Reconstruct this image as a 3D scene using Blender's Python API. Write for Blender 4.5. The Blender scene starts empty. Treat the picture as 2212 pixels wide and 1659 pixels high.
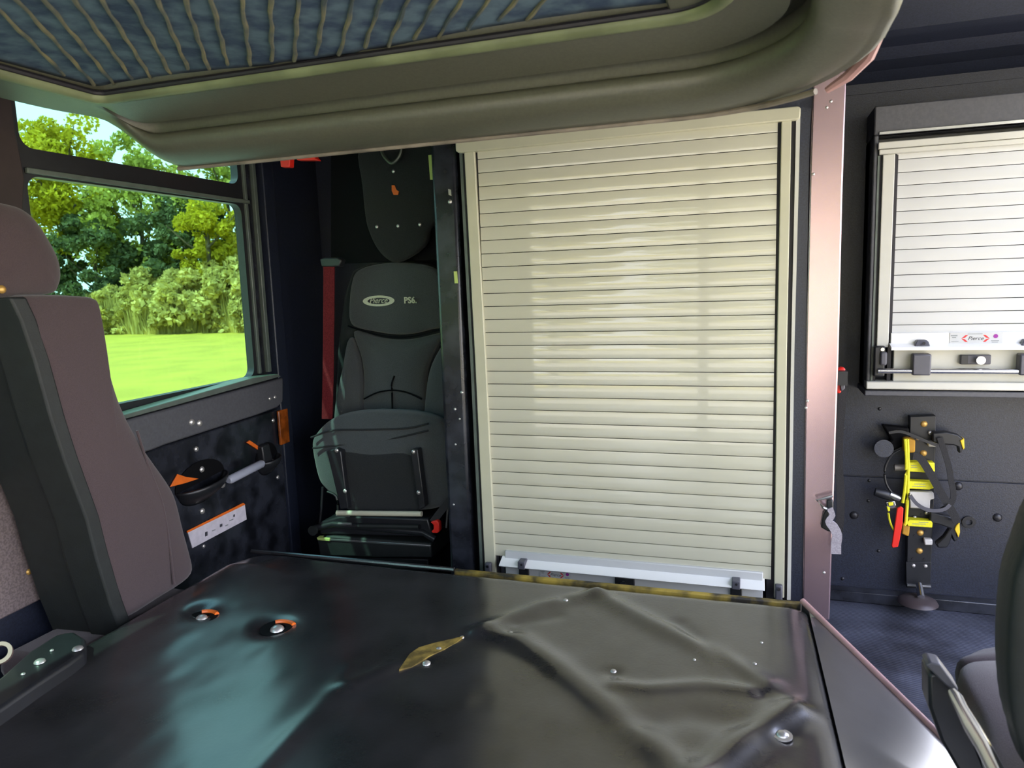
import bpy, math, random
import numpy as np
from mathutils import Vector, Matrix

random.seed(7); RNG = np.random.RandomState(7)
C = bpy.context.scene.collection
SC = bpy.context.scene
H = 1.01            # camera height over the cab floor (cab floor is z = 0)

# ------------------------------------------------------------------ camera
FPX = 1583.0
_Y = Vector((522, 236, -FPX)).normalized()
_Z = Vector((-418, 9381, FPX)); _Z = (_Z - _Y * _Z.dot(_Y)).normalized()
_X = _Y.cross(_Z)
R3 = Matrix((_X, _Y, _Z))            # camera axes -> cab axes
cam_d = bpy.data.cameras.new('camera')
cam = bpy.data.objects.new('camera', cam_d); C.objects.link(cam)
cam_d.sensor_fit = 'HORIZONTAL'; cam_d.sensor_width = 36.0
cam_d.lens = 36.0 * FPX / 2212.0
cam_d.clip_start = 0.02; cam_d.clip_end = 400
cam.matrix_world = Matrix.Translation((0, 0, H)) @ R3.to_4x4()
cam_d.dof.use_dof = True; cam_d.dof.focus_distance = 2.1; cam_d.dof.aperture_fstop = 8
SC.camera = cam

# ------------------------------------------------------------------ world, sun, exposure
world = bpy.data.worlds.new('sky'); SC.world = world; world.use_nodes = True
nt = world.node_tree; nt.nodes.clear()
wo = nt.nodes.new('ShaderNodeOutputWorld'); bg = nt.nodes.new('ShaderNodeBackground')
tc = nt.nodes.new('ShaderNodeTexCoord'); sx = nt.nodes.new('ShaderNodeSeparateXYZ'); cr = nt.nodes.new('ShaderNodeValToRGB')
nt.links.new(tc.outputs['Generated'], sx.inputs[0]); nt.links.new(sx.outputs['Z'], cr.inputs[0])
cr.color_ramp.elements[0].position = 0.0; cr.color_ramp.elements[0].color = (0.95, 0.95, 1.0, 1)
cr.color_ramp.elements[1].position = 1.0; cr.color_ramp.elements[1].color = (0.50, 0.60, 1.0, 1)
e = cr.color_ramp.elements.new(0.35); e.color = (0.80, 0.84, 1.0, 1)
nt.links.new(cr.outputs[0], bg.inputs[0]); bg.inputs[1].default_value = 4.2
nt.links.new(bg.outputs[0], wo.inputs[0])

sun_d = bpy.data.lights.new('sun', 'SUN'); sun_d.energy = 16.0; sun_d.angle = 0.01; sun_d.color = (1.0, 0.95, 0.84)
sun = bpy.data.objects.new('sun', sun_d); C.objects.link(sun)
sun.rotation_euler = Vector((0.30, 0.50, -1.0)).to_track_quat('-Z', 'Y').to_euler()

def portal(name, loc, rot, sx_, sy_):
    d = bpy.data.lights.new(name, 'AREA'); d.shape = 'RECTANGLE'; d.size = sx_; d.size_y = sy_
    d.cycles.is_portal = True
    o = bpy.data.objects.new(name, d); C.objects.link(o); o.location = loc; o.rotation_euler = rot
P90 = math.pi / 2
portal('windshield_portal', (-0.3, -0.93, H - 0.1), (P90, 0, 0), 2.2, 1.3)
portal('right_door_portal', (0.97, 0.77, H - 0.175), (P90, 0, P90), 2.94, 1.55)
portal('left_window_portal', (-1.56, 1.6, H + 0.09), (P90, 0, -P90), 0.72, 0.72)
portal('left_front_window_portal', (-1.56, 0.1, H + 0.09), (P90, 0, -P90), 1.1, 0.72)

SC.view_settings.view_transform = 'Standard'; SC.view_settings.look = 'None'
SC.view_settings.gamma = 1.0; SC.view_settings.use_curve_mapping = False
SC.view_settings.exposure = 0.6
cy = SC.cycles
cy.max_bounces = 8; cy.diffuse_bounces = 5; cy.glossy_bounces = 4; cy.transmission_bounces = 6
cy.transparent_max_bounces = 12; cy.caustics_reflective = False; cy.caustics_refractive = False
cy.use_denoising = True; cy.sample_clamp_indirect = 8.0

# ------------------------------------------------------------------ pixel -> point on a cab plane (relative to the camera)
def P(px, py, ax, val):
    d = R3 @ Vector((px - 1106.0, 829.5 - py, -FPX))
    i = 'XYZ'.index(ax)
    return d * (val / d[i])

# ------------------------------------------------------------------ materials
MATS = {}
def mat(name, col, rough=0.5, metal=0.0, noise=0.0, nscale=30.0, bump=0.0, bscale=60.0, coat=0.0, coat_rough=0.1,
        spec=0.5, col2=None, detail=4.0, sheen=0.0, stretch=None, coat_ior=0.0):
    if name in MATS: return MATS[name]
    m = bpy.data.materials.new(name); m.use_nodes = True
    n = m.node_tree; b = n.nodes['Principled BSDF']
    b.inputs['Base Color'].default_value = (*col, 1); b.inputs['Roughness'].default_value = rough
    b.inputs['Metallic'].default_value = metal; b.inputs['Specular IOR Level'].default_value = spec
    b.inputs['Coat Weight'].default_value = coat; b.inputs['Coat Roughness'].default_value = coat_rough
    b.inputs['Sheen Weight'].default_value = sheen
    t = n.nodes.new('ShaderNodeTexCoord'); mp = n.nodes.new('ShaderNodeMapping')
    n.links.new(t.outputs['Object'], mp.inputs[0])
    if stretch: mp.inputs['Scale'].default_value = stretch
    if noise > 0 or col2:
        nz = n.nodes.new('ShaderNodeTexNoise'); nz.inputs['Scale'].default_value = nscale; nz.inputs['Detail'].default_value = detail
        n.links.new(mp.outputs[0], nz.inputs['Vector'])
        r = n.nodes.new('ShaderNodeValToRGB')
        c2 = col2 or tuple(min(1, c * (1 + noise)) for c in col); c1 = col if col2 else tuple(c * (1 - noise) for c in col)
        r.color_ramp.elements[0].position = 0.38; r.color_ramp.elements[0].color = (*c1, 1)
        r.color_ramp.elements[1].position = 0.62; r.color_ramp.elements[1].color = (*c2, 1)
        n.links.new(nz.outputs['Fac'], r.inputs[0]); n.links.new(r.outputs[0], b.inputs['Base Color'])
    if bump > 0:
        nb = n.nodes.new('ShaderNodeTexNoise'); nb.inputs['Scale'].default_value = bscale; nb.inputs['Detail'].default_value = 3
        n.links.new(t.outputs['Object'], nb.inputs['Vector'])
        bp = n.nodes.new('ShaderNodeBump'); bp.inputs['Strength'].default_value = bump; bp.inputs['Distance'].default_value = 0.002
        n.links.new(nb.outputs['Fac'], bp.inputs['Height']); n.links.new(bp.outputs[0], b.inputs['Normal'])
    if coat_ior: b.inputs['Coat IOR'].default_value = coat_ior
    MATS[name] = m
    return m

paint = mat('black_textured_paint', (0.014, 0.018, 0.034), 0.42, noise=0.25, nscale=240, bump=0.25, bscale=500, spec=0.6)
paint_gloss = mat('black_gloss_paint', (0.018, 0.020, 0.027), 0.25, noise=0.6, nscale=14, bump=0.12, bscale=260, spec=0.6, detail=8)
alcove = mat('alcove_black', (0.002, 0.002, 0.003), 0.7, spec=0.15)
grey_panel = mat('grey_panel_paint', (0.080, 0.082, 0.095), 0.5, noise=0.08, nscale=120, bump=0.1, bscale=400)
brown_panel = mat('grey_brown_speckled_panel', (0.16, 0.125, 0.125), 0.6, noise=0.25, nscale=220, bump=0.3, bscale=200, detail=3)
vinyl = mat('black_vinyl', (0.018, 0.017, 0.019), 0.42, noise=0.35, nscale=9, bump=0.12, bscale=160, spec=0.25, coat=1.0, coat_rough=0.20, coat_ior=1.95, detail=8)
vinyl_side = mat('black_vinyl_side', (0.05, 0.046, 0.05), 0.28, noise=0.1, nscale=20, bump=0.04, bscale=160, spec=1.0, coat=1.0, coat_rough=0.16, coat_ior=2.2)
piping_m = mat('pink_worn_piping', (0.42, 0.25, 0.24), 0.4, noise=0.1)
foam_m = mat('yellow_foam_edge', (0.018, 0.015, 0.010), 0.6, col2=(0.36, 0.26, 0.04), nscale=17, detail=5)
console_m = mat('grey_green_console', (0.092, 0.094, 0.070), 0.40, noise=0.06, nscale=200, bump=0.12, bscale=500)
rim_m = mat('olive_rim', (0.16, 0.19, 0.10), 0.5, noise=0.2, nscale=12)
fabric = mat('charcoal_fabric', (0.056, 0.064, 0.070), 0.95, noise=0.15, nscale=500, bump=0.5, bscale=900, sheen=0.25)
fabric_d = mat('dark_fabric', (0.022, 0.024, 0.026), 0.95, spec=0.25, noise=0.15, nscale=500, bump=0.5, bscale=900, sheen=0.1)
brown_fab = mat('brown_purple_fabric', (0.070, 0.050, 0.055), 0.95, spec=0.2, noise=0.1, nscale=600, bump=0.4, bscale=900, sheen=0.3)
shell_m = mat('dark_green_shell', (0.011, 0.014, 0.014), 0.6, noise=0.12, nscale=40, bump=0.2, bscale=300)
slat_m = mat('cream_slat', (0.57, 0.56, 0.45), 0.32, noise=0.02, nscale=6, spec=0.5, coat=1.0, coat_rough=0.03, stretch=(1, 1, 6))
slat_w = mat('white_slat', (0.56, 0.57, 0.57), 0.35, noise=0.015, nscale=6, spec=0.5, coat=0.3, coat_rough=0.1)
rail_m = mat('cream_rail', (0.54, 0.53, 0.40), 0.38, noise=0.03, nscale=12)
rail_w = mat('white_rail', (0.58, 0.58, 0.53), 0.38, noise=0.03, nscale=12)
alu = mat('brushed_aluminium', (0.55, 0.56, 0.56), 0.30, metal=0.9, noise=0.05, nscale=40)
bar_m = mat('white_bar', (0.88, 0.88, 0.86), 0.35)
seal = mat('rubber_seal', (0.010, 0.009, 0.014), 0.6)
plastic = mat('black_plastic', (0.016, 0.017, 0.020), 0.38, noise=0.1)
grey_plastic = mat('grey_plastic', (0.085, 0.085, 0.105), 0.42, noise=0.05)
steel = mat('steel', (0.70, 0.70, 0.70), 0.22, metal=1.0)
boltm = mat('bolt_head', (0.62, 0.60, 0.58), 0.30, metal=0.7)
boltd = mat('dark_bolt', (0.04, 0.04, 0.045), 0.35, metal=0.4)
brass = mat('brass_bolt', (0.60, 0.36, 0.10), 0.40, metal=0.5)
red = mat('red_plastic', (0.80, 0.025, 0.015), 0.45)
red_belt = mat('red_webbing', (0.13, 0.014, 0.018), 0.85, spec=0.15, noise=0.2, nscale=300, bump=0.4, bscale=800)
orange = mat('orange_print_glint', (0.80, 0.16, 0.02), 0.35, noise=0.1)  # stripe and tab colour, also used for painted-in reflections
amber = mat('mottled_amber', (0.26, 0.06, 0.008), 0.25, noise=0.4, nscale=30)
yellow = mat('yellow_strap', (0.80, 0.75, 0.02), 0.6, noise=0.05, nscale=200)
ochre = mat('ochre_pad', (0.46, 0.24, 0.02), 0.7, noise=0.1)
web = mat('black_webbing', (0.018, 0.018, 0.020), 0.8, noise=0.2, nscale=500, bump=0.4, bscale=800)
web_g = mat('grey_webbing', (0.36, 0.33, 0.38), 0.8, noise=0.15, nscale=300)
white_p = mat('white_plastic', (0.62, 0.60, 0.58), 0.5, noise=0.05)
sticker = mat('pale_sticker', (0.62, 0.58, 0.64), 0.5, noise=0.06, nscale=60)
silver_st = mat('silver_sticker', (0.52, 0.53, 0.53), 0.45)
ink = mat('dark_ink', (0.05, 0.05, 0.06), 0.6)
ink_g = mat('grey_ink', (0.25, 0.27, 0.27), 0.6)
ink_r = mat('red_ink', (0.60, 0.03, 0.03), 0.6)
ink_p = mat('purple_ink', (0.28, 0.02, 0.28), 0.6)
thread = mat('cream_thread', (0.56, 0.58, 0.46), 0.7, noise=0.05, nscale=300)
lime = mat('lime_glint', (0.50, 0.62, 0.18), 0.5)
post_m = mat('pink_reflection_post', (0.54, 0.39, 0.42), 0.27, metal=0.9, noise=0.01, nscale=30)  # pink of the reflected outdoors is put into the base colour
chan = mat('window_channel', (0.10, 0.125, 0.11), 0.35, noise=0.1)
bark = mat('bark', (0.13, 0.10, 0.07), 0.9, noise=0.3, nscale=6)

def floor_mat():
    m = mat('ribbed_rubber_floor', (0.062, 0.066, 0.088), 0.45, noise=0.45, nscale=7, bump=0.0, detail=7)
    n = m.node_tree; b = n.nodes['Principled BSDF']
    t = n.nodes.new('ShaderNodeTexCoord'); w = n.nodes.new('ShaderNodeTexWave'); w.inputs['Scale'].default_value = 34
    w.bands_direction = 'Y'
    mp = n.nodes.new('ShaderNodeMapping'); mp.inputs['Rotation'].default_value = (0, 0, 0.25)
    n.links.new(t.outputs['Object'], mp.inputs[0]); n.links.new(mp.outputs[0], w.inputs['Vector'])
    bp = n.nodes.new('ShaderNodeBump'); bp.inputs['Strength'].default_value = 0.6; bp.inputs['Distance'].default_value = 0.003
    n.links.new(w.outputs['Fac'], bp.inputs['Height']); n.links.new(bp.outputs[0], b.inputs['Normal'])
    return m
floor_m = floor_mat()

def glass_mat(name, tint, gl=0.06):
    m = bpy.data.materials.new(name); m.use_nodes = True; n = m.node_tree; n.nodes.clear()
    o = n.nodes.new('ShaderNodeOutputMaterial'); mx = n.nodes.new('ShaderNodeMixShader')
    tr = n.nodes.new('ShaderNodeBsdfTransparent'); gg = n.nodes.new('ShaderNodeBsdfGlossy'); lw = n.nodes.new('ShaderNodeLayerWeight')
    lw.inputs[0].default_value = 0.5; pw = n.nodes.new('ShaderNodeMath'); pw.operation = 'POWER'; pw.inputs[1].default_value = 4.0
    ml = n.nodes.new('ShaderNodeMath'); ml.operation = 'MULTIPLY_ADD'; ml.inputs[1].default_value = 0.55; ml.inputs[2].default_value = 0.03
    n.links.new(lw.outputs['Facing'], pw.inputs[0]); n.links.new(pw.outputs[0], ml.inputs[0])
    tr.inputs[0].default_value = (*tint, 1); gg.inputs['Roughness'].default_value = 0.02
    n.links.new(ml.outputs[0], mx.inputs[0]); n.links.new(tr.outputs[0], mx.inputs[1]); n.links.new(gg.outputs[0], mx.inputs[2])
    n.links.new(mx.outputs[0], o.inputs[0])
    return m
tint = glass_mat('green_tinted_glass', (0.38, 0.55, 0.50))
clear = glass_mat('clear_glass', (0.97, 0.98, 0.97))

def fabric_panel_mat():
    m = mat('blue_worn_fabric', (0.026, 0.052, 0.10), 0.9, col2=(0.095, 0.155, 0.20), nscale=22, detail=9, bump=0.6, bscale=120)
    return m
blue_fab = fabric_panel_mat()
stripe_m = mat('tan_worn_rib', (0.06, 0.08, 0.085), 0.9, col2=(0.27, 0.24, 0.12), nscale=9, detail=6)

def leaf_mat(name, c, t):
    m = bpy.data.materials.new(name); m.use_nodes = True; n = m.node_tree; n.nodes.clear()
    o = n.nodes.new('ShaderNodeOutputMaterial'); mx = n.nodes.new('ShaderNodeMixShader')
    d = n.nodes.new('ShaderNodeBsdfDiffuse'); tr = n.nodes.new('ShaderNodeBsdfTranslucent')
    oi = n.nodes.new('ShaderNodeTexCoord'); nz = n.nodes.new('ShaderNodeTexNoise'); nz.inputs['Scale'].default_value = 0.9; nz.inputs['Detail'].default_value = 6
    r = n.nodes.new('ShaderNodeValToRGB'); n.links.new(oi.outputs['Object'], nz.inputs['Vector']); n.links.new(nz.outputs['Fac'], r.inputs[0])
    r.color_ramp.elements[0].position = .35; r.color_ramp.elements[0].color = (*[x * .6 for x in c], 1)
    r.color_ramp.elements[1].position = .65; r.color_ramp.elements[1].color = (*[min(1, x * 1.3) for x in c], 1)
    n.links.new(r.outputs[0], d.inputs[0]); tr.inputs[0].default_value = (*t, 1)
    mx.inputs[0].default_value = 0.35
    n.links.new(d.outputs[0], mx.inputs[1]); n.links.new(tr.outputs[0], mx.inputs[2]); n.links.new(mx.outputs[0], o.inputs[0])
    return m
leaf_y = leaf_mat('yellow_green_leaf', (0.50, 0.43, 0.04), (0.58, 0.52, 0.03))
leaf_g = leaf_mat('mid_green_leaf', (0.40, 0.41, 0.10), (0.40, 0.44, 0.07))
leaf_d = leaf_mat('dark_green_leaf', (0.15, 0.18, 0.09), (0.13, 0.18, 0.06))
weed_m = leaf_mat('pale_weed', (0.60, 0.52, 0.17), (0.55, 0.5, 0.14))

# ------------------------------------------------------------------ builders
WL = {}
def wloc(o): return WL.get(o.name, Vector((0, 0, 0)))

class MB:
    def __init__(s): s.v = []; s.f = []
    def add(s, vs, fs):
        k = len(s.v); s.v += [Vector(v) for v in vs]; s.f += [tuple(i + k for i in f) for f in fs]; return s
    def box(s, x0, x1, y0, y1, z0, z1):
        return s.add([(x0,y0,z0),(x1,y0,z0),(x1,y1,z0),(x0,y1,z0),(x0,y0,z1),(x1,y0,z1),(x1,y1,z1),(x0,y1,z1)],
                     [(3,2,1,0),(4,5,6,7),(0,1,5,4),(1,2,6,5),(2,3,7,6),(3,0,4,7)])
    def prism(s, pts, d):
        """outline of 3D points extruded by the vector d"""
        n = len(pts); pts = [Vector(p) for p in pts]; d = Vector(d)
        nrm = Vector((0, 0, 0))
        for i in range(n): nrm += pts[i].cross(pts[(i + 1) % n])
        if nrm.dot(d) > 0: pts = pts[::-1]
        return s.add(pts + [p + d for p in pts], [tuple(range(n)), tuple(range(2*n-1, n-1, -1))] +
                     [(i, i+n, (i+1) % n + n, (i+1) % n) for i in range(n)])
    def tube(s, path, r, n=10, cap=True):
        path = [Vector(p) for p in path]; rs = r if isinstance(r, (list, tuple)) else [r] * len(path)
        up = Vector((0, 0, 1)); k0 = len(s.v); vs = []
        for i, p in enumerate(path):
            t = (path[min(i+1, len(path)-1)] - path[max(i-1, 0)]).normalized()
            a = t.cross(up);
            if a.length < 1e-3: a = t.cross(Vector((1, 0, 0)))
            a.normalize(); b = t.cross(a)
            for j in range(n):
                w = 2 * math.pi * j / n; vs.append(p + a * math.cos(w) * rs[i] + b * math.sin(w) * rs[i])
        fs = [(i*n+j, i*n+(j+1) % n, (i+1)*n+(j+1) % n, (i+1)*n+j) for i in range(len(path)-1) for j in range(n)]
        if cap: fs += [tuple(range(n))[::-1], tuple(range((len(path)-1)*n, len(path)*n))]
        return s.add(vs, fs)
    def strap(s, path, widths, wdir, thick=0.002):
        """flat band along a path, wide in direction wdir"""
        path = [Vector(p) for p in path]; n = len(path)
        wd = widths if isinstance(widths, (list, tuple)) else [widths] * n
        w0 = Vector(wdir) if wdir is not None else None
        vs = []
        for i, p in enumerate(path):
            t = (path[min(i+1, n-1)] - path[max(i-1, 0)]).normalized()
            if w0 is None: w = t.cross(Vector((0, 1, 0))).normalized()
            else: w = w0.normalized()
            nn = t.cross(w).normalized() * thick
            w = w * wd[i] / 2
            vs += [p - w - nn, p + w - nn, p + w + nn, p - w + nn]
        fs = [(4*i+j, 4*i+(j+1) % 4, 4*i+4+(j+1) % 4, 4*i+4+j) for i in range(n-1) for j in range(4)]
        fs += [(3,2,1,0), (4*n-4, 4*n-3, 4*n-2, 4*n-1)]
        return s.add(vs, fs)
    def dome(s, c, nrm, r, h=None, n=12, rings=3):
        c = Vector(c); nrm = Vector(nrm).normalized(); h = h or r * 0.6
        a = nrm.orthogonal().normalized(); b = nrm.cross(a); vs = []
        for k in range(rings):
            q = k / rings * math.pi / 2
            for j in range(n):
                w = 2*math.pi*j/n; vs.append(c + (a*math.cos(w)+b*math.sin(w))*r*math.cos(q) + nrm*h*math.sin(q))
        vs.append(c + nrm*h); vs.append(c)
        fs = [(k*n+j, k*n+(j+1) % n, (k+1)*n+(j+1) % n, (k+1)*n+j) for k in range(rings-1) for j in range(n)]
        t = (rings-1)*n; fs += [(t+j, t+(j+1) % n, rings*n) for j in range(n)]
        fs += [((j+1) % n, j, rings*n+1) for j in range(n)]
        return s.add(vs, fs)
    def disc(s, c, nrm, r, h, n=20, hole=0.0):
        c = Vector(c); nrm = Vector(nrm).normalized(); a = nrm.orthogonal().normalized(); b = nrm.cross(a)
        ring = lambda rr, o: [c + (a*math.cos(2*math.pi*j/n)+b*math.sin(2*math.pi*j/n))*rr + nrm*o for j in range(n)]
        if hole <= 0:
            return s.add(ring(r, 0)+ring(r, h), [tuple(range(n))[::-1], tuple(range(n, 2*n))]+[(j,(j+1)%n,(j+1)%n+n,j+n) for j in range(n)])
        vs = ring(r,0)+ring(r,h)+ring(hole,h)+ring(hole,0)
        fs = []
        for k in range(4):
            fs += [(k*n+j, k*n+(j+1)%n, ((k+1)%4)*n+(j+1)%n, ((k+1)%4)*n+j) for j in range(n)]
        return s.add(vs, fs)
    def pad(s, outline, d, bulge=0.02, edge=0.93):
        """stuffed pad: outline of 3D points facing -d, thickness vector d"""
        o = [Vector(p) for p in outline]; d = Vector(d); dn = d.normalized(); n = len(o)
        nrm = Vector((0,0,0)); c = sum(o, Vector())/n
        for i in range(n): nrm += (o[i]-c).cross(o[(i+1) % n]-c)
        if nrm.dot(d) > 0: o = o[::-1]
        rings = [[p + d for p in o], [p + dn*bulge*1.1 for p in o], [c+(p-c)*((1+edge)/2+0.01) + dn*bulge*0.35 for p in o],
                 [c+(p-c)*edge for p in o], [c+(p-c)*0.72 - dn*bulge*0.6 for p in o], [c+(p-c)*0.38 - dn*bulge for p in o]]
        vs = [p for r in rings for p in r] + [c - dn*bulge*1.1]
        fs = [tuple(range(n))[::-1]]
        m = len(rings)
        for k in range(m-1): fs += [(k*n+j, k*n+(j+1)%n, (k+1)*n+(j+1)%n, (k+1)*n+j) for j in range(n)]
        fs += [((m-1)*n+j, (m-1)*n+(j+1)%n, m*n) for j in range(n)]
        return s.add(vs, fs)
    def build(s, name, m, parent=None, bevel=0.0, smooth=True, sub=0, sharp=40, loc=None, seg=2):
        pts = np.array([tuple(v) for v in s.v]); pts[:, 2] += H
        lo = pts.min(0); hi = pts.max(0)
        c = Vector((float((lo[0]+hi[0])/2), float((lo[1]+hi[1])/2), float(lo[2]))) if loc is None else Vector(loc)
        me = bpy.data.meshes.new(name)
        me.from_pydata((pts - np.array(tuple(c))).tolist(), [], s.f)
        me.materials.append(m); me.update()
        import bmesh
        bm = bmesh.new(); bm.from_mesh(me); bmesh.ops.recalc_face_normals(bm, faces=bm.faces); bm.to_mesh(me); bm.free()
        if smooth:
            me.polygons.foreach_set('use_smooth', [True]*len(me.polygons)); me.set_sharp_from_angle(angle=math.radians(sharp))
        o = bpy.data.objects.new(name, me); C.objects.link(o)
        if parent is not None:
            o.parent = parent; o.location = c - wloc(parent)
        else: o.location = c
        WL[o.name] = c
        if bevel > 0:
            b = o.modifiers.new('bevel', 'BEVEL'); b.width = bevel; b.segments = seg; b.limit_method = 'ANGLE'; b.angle_limit = math.radians(35)
        if sub > 0:
            b = o.modifiers.new('sub', 'SUBSURF'); b.levels = sub; b.render_levels = sub
        return o

def empty(name, loc):
    o = bpy.data.objects.new(name, None); C.objects.link(o); o.empty_display_size = 0.05
    o.location = Vector(loc) + Vector((0, 0, H)); WL[o.name] = o.location.copy(); return o
def tag(o, label, cat, group=None):
    o['label'] = label; o['category'] = cat
    if group: o['group'] = group
    return o
def struct(o): o['kind'] = 'structure'; return o
def lab(o, l): o['label'] = l; return o
def box(name, m, parent, x0, x1, y0, y1, z0, z1, bevel=0.0):
    return MB().box(x0, x1, y0, y1, z0, z1).build(name, m, parent, bevel=bevel)
def pl(pts, ax, val): return [P(x, y, ax, val) for x, y in pts]
def shape(name, m, parent, pts, ax, val, depth, bevel=0.0, seg=2):
    """outline standing on a cab plane, with real thickness behind it"""
    d = {'X': (-depth, 0, 0), 'Y': (0, depth, 0), 'Z': (0, 0, -depth)}[ax]
    return MB().prism(pl(pts, ax, val), d).build(name, m, parent, bevel=bevel, seg=seg)
NRM = {'X': (1, 0, 0), 'Y': (0, -1, 0), 'Z': (0, 0, 1)}
def bolt(px, py, ax, val, r, m, parent, name='bolt', washer=0.0):
    p = P(px, py, ax, val); b = MB()
    if washer: b.disc(p, NRM[ax], washer, r*0.25)
    b.dome(p + Vector(NRM[ax])*r*0.2*(1 if washer else 0), NRM[ax], r, r*0.6)
    return b.build(name, m, parent)
def smooth_pts(pts, k=4, closed=True):
    n = len(pts); out = []
    pts = [Vector(p) for p in pts]
    rng = range(n) if closed else range(n-1)
    for i in rng:
        if closed: a, b, c, d = pts[i-1], pts[i], pts[(i+1) % n], pts[(i+2) % n]
        else: a, b, c, d = pts[max(i-1, 0)], pts[i], pts[i+1], pts[min(i+2, n-1)]
        for j in range(k):
            t = j/k; out.append(0.5*((2*b)+(c-a)*t+(2*a-5*b+4*c-d)*t*t+(3*b-a-3*c+d)*t**3))
    if not closed: out.append(pts[-1])
    return out
_font = bpy.data.curves.new('font_probe', 'FONT')
def text(s, name, m, parent, origin, u, v, size, thick=0.0012, shear=0.0, align='CENTER', bold=0.0):
    """lettering as thin raised geometry; u = reading direction, v = up"""
    cu = bpy.data.curves.new('lettering', 'FONT'); cu.body = s; cu.size = size; cu.align_x = align; cu.align_y = 'CENTER'
    cu.extrude = thick; cu.shear = shear; cu.resolution_u = 3; cu.offset = bold*size
    to = bpy.data.objects.new('tmp', cu); C.objects.link(to)
    bpy.context.view_layer.update()
    me = to.evaluated_get(bpy.context.evaluated_depsgraph_get()).to_mesh()
    u = Vector(u).normalized(); v = Vector(v).normalized(); w = u.cross(v); o = Vector(origin)
    b = MB(); b.add([o + u*q.co.x + v*q.co.y + w*q.co.z for q in me.vertices], [tuple(p.vertices) for p in me.polygons])
    bpy.data.objects.remove(to)
    return b.build(name, m, parent, smooth=False)

XL, XR, YB, YF = -1.52, 0.95, 2.40, -0.90
ZF, ZC = -1.01, 0.70

# ------------------------------------------------------------------ cab shell
struct(box('floor', floor_m, None, XL-0.06, XR+0.06, YF-0.06, YB+0.06, ZF-0.05, ZF))
struct(box('ceiling', paint, None, XL-0.06, XR+0.06, YF-0.06, YB+0.06, ZC, ZC+0.05))
wb = struct(box('wall_back', paint, None, XL-0.06, XR+0.06, YB, YB+0.05, ZF, ZC))
# wall panels of the right recess with their joint
za = P(2130, 1040, 'Y', YB)[2]
box('wall_panel', paint, wb, 0.22, XR, YB-0.006, YB, ZF+0.02, za-0.002, 0.001)
box('wall_panel', paint, wb, 0.22, XR, YB-0.006, YB, za+0.002, 0.50, 0.001)
for px, py in [(1900,883),(1822,925),(1878,1038),(1876,1082),(1820,1250),(1898,1190)]:
    bolt(px, py, 'Y', YB-0.006, 0.0055, boltd, wb, 'screw')
for px, py in [(1845,1113),(2155,1118),(2070,1050)]:
    bolt(px, py, 'Y', YB-0.006, 0.013, boltd, wb, 'rubber_bumper')
g = MB().disc(P(2092,1127,'Y',YB-0.006), (0,-1,0), 0.018, 0.006, hole=0.009).build('grommet', plastic, wb)
# left wall with its openings (crew door window, front window)
wl = MB()
def hole_wall(b, x0, x1, ys, zs, holes):
    for i in range(len(ys)-1):
        for j in range(len(zs)-1):
            if (i, j) in holes: continue
            b.box(x0, x1, ys[i], ys[i+1], zs[j], zs[j+1])
hole_wall(wl, XL-0.022, XL, [YF, -0.45, 0.65, 1.205, 2.02, YB], [ZF, -0.30, 0.47, ZC], {(1, 1), (3, 1)})
struct(wl.build('wall_left', paint, None, smooth=False))
wr = MB(); hole_wall(wr, XR, XR+0.05, [YF, -0.70, 2.24, YB], [ZF, -0.95, 0.60, ZC], {(1, 1)})  # unseen opening, widened to let more side light in
struct(wr.build('wall_right', paint, None, smooth=False))
wf = MB()
for (a, b_, c, d) in [(XL, XR, ZF, -0.75), (XL, XR, 0.55, ZC), (XL, XL+0.14, -0.75, 0.55), (XR-0.14, XR, -0.75, 0.55), (-0.32, -0.26, -0.75, 0.55)]:
    wf.box(a, b_, YF-0.05, YF, c, d)
struct(wf.build('wall_front', paint, None, smooth=False))
w3 = struct(empty('window_3', (-0.3, YF, -0.75)))
for x0, x1 in ((XL+0.14, -0.32), (-0.26, XR-0.14)): box('glass_pane', clear, w3, x0, x1, YF-0.03, YF-0.024, -0.75, 0.55)
# low black step along the foot of the back wall
struct(box('baseboard_back', paint_gloss, None, 0.20, XR, YB-0.045, YB-0.006, ZF, ZF+0.035, 0.003))
# stepped duct under the ceiling over the back wall
pr = [(2.40,0.528),(2.37,0.553),(2.31,0.566),(2.28,0.590),(2.19,0.600),(2.14,0.578),(2.10,0.582),(1.95,0.640),(1.60,0.66),(1.55,ZC),(2.40,ZC)]
struct(MB().prism([(-1.5, y, z) for y, z in pr], (2.43, 0, 0)).build('trim_1', paint, None, smooth=False, bevel=0.003))

# ------------------------------------------------------------------ crew door (left)
d1 = struct(empty('door_1', (XL, 1.6, ZF)))
def ring_x(outer, inner, x0, x1):
    b = MB(); n = len(inner)
    vs = [Vector((x1, y, z)) for y, z in outer]+[Vector((x1, y, z)) for y, z in inner]+[Vector((x0, y, z)) for y, z in outer]+[Vector((x0, y, z)) for y, z in inner]
    fs = []
    for i in range(n):
        j = (i+1) % n
        fs += [(i, j, n+j, n+i), (2*n+j, 2*n+i, 3*n+i, 3*n+j), (n+i, n+j, 3*n+j, 3*n+i), (j, i, 2*n+i, 2*n+j)]
    return b.add(vs, fs)
def rrect(y0, y1, z0, z1, r, k=5):
    o = []
    for cy_, cz_, a0 in ((y1-r, z1-r, 0), (y0+r, z1-r, 90), (y0+r, z0+r, 180), (y1-r, z0+r, 270)):
        for i in range(k+1):
            a = math.radians(a0 + 90*i/k); o.append((cy_+r*math.cos(a), cz_+r*math.sin(a)))
    return o
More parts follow.
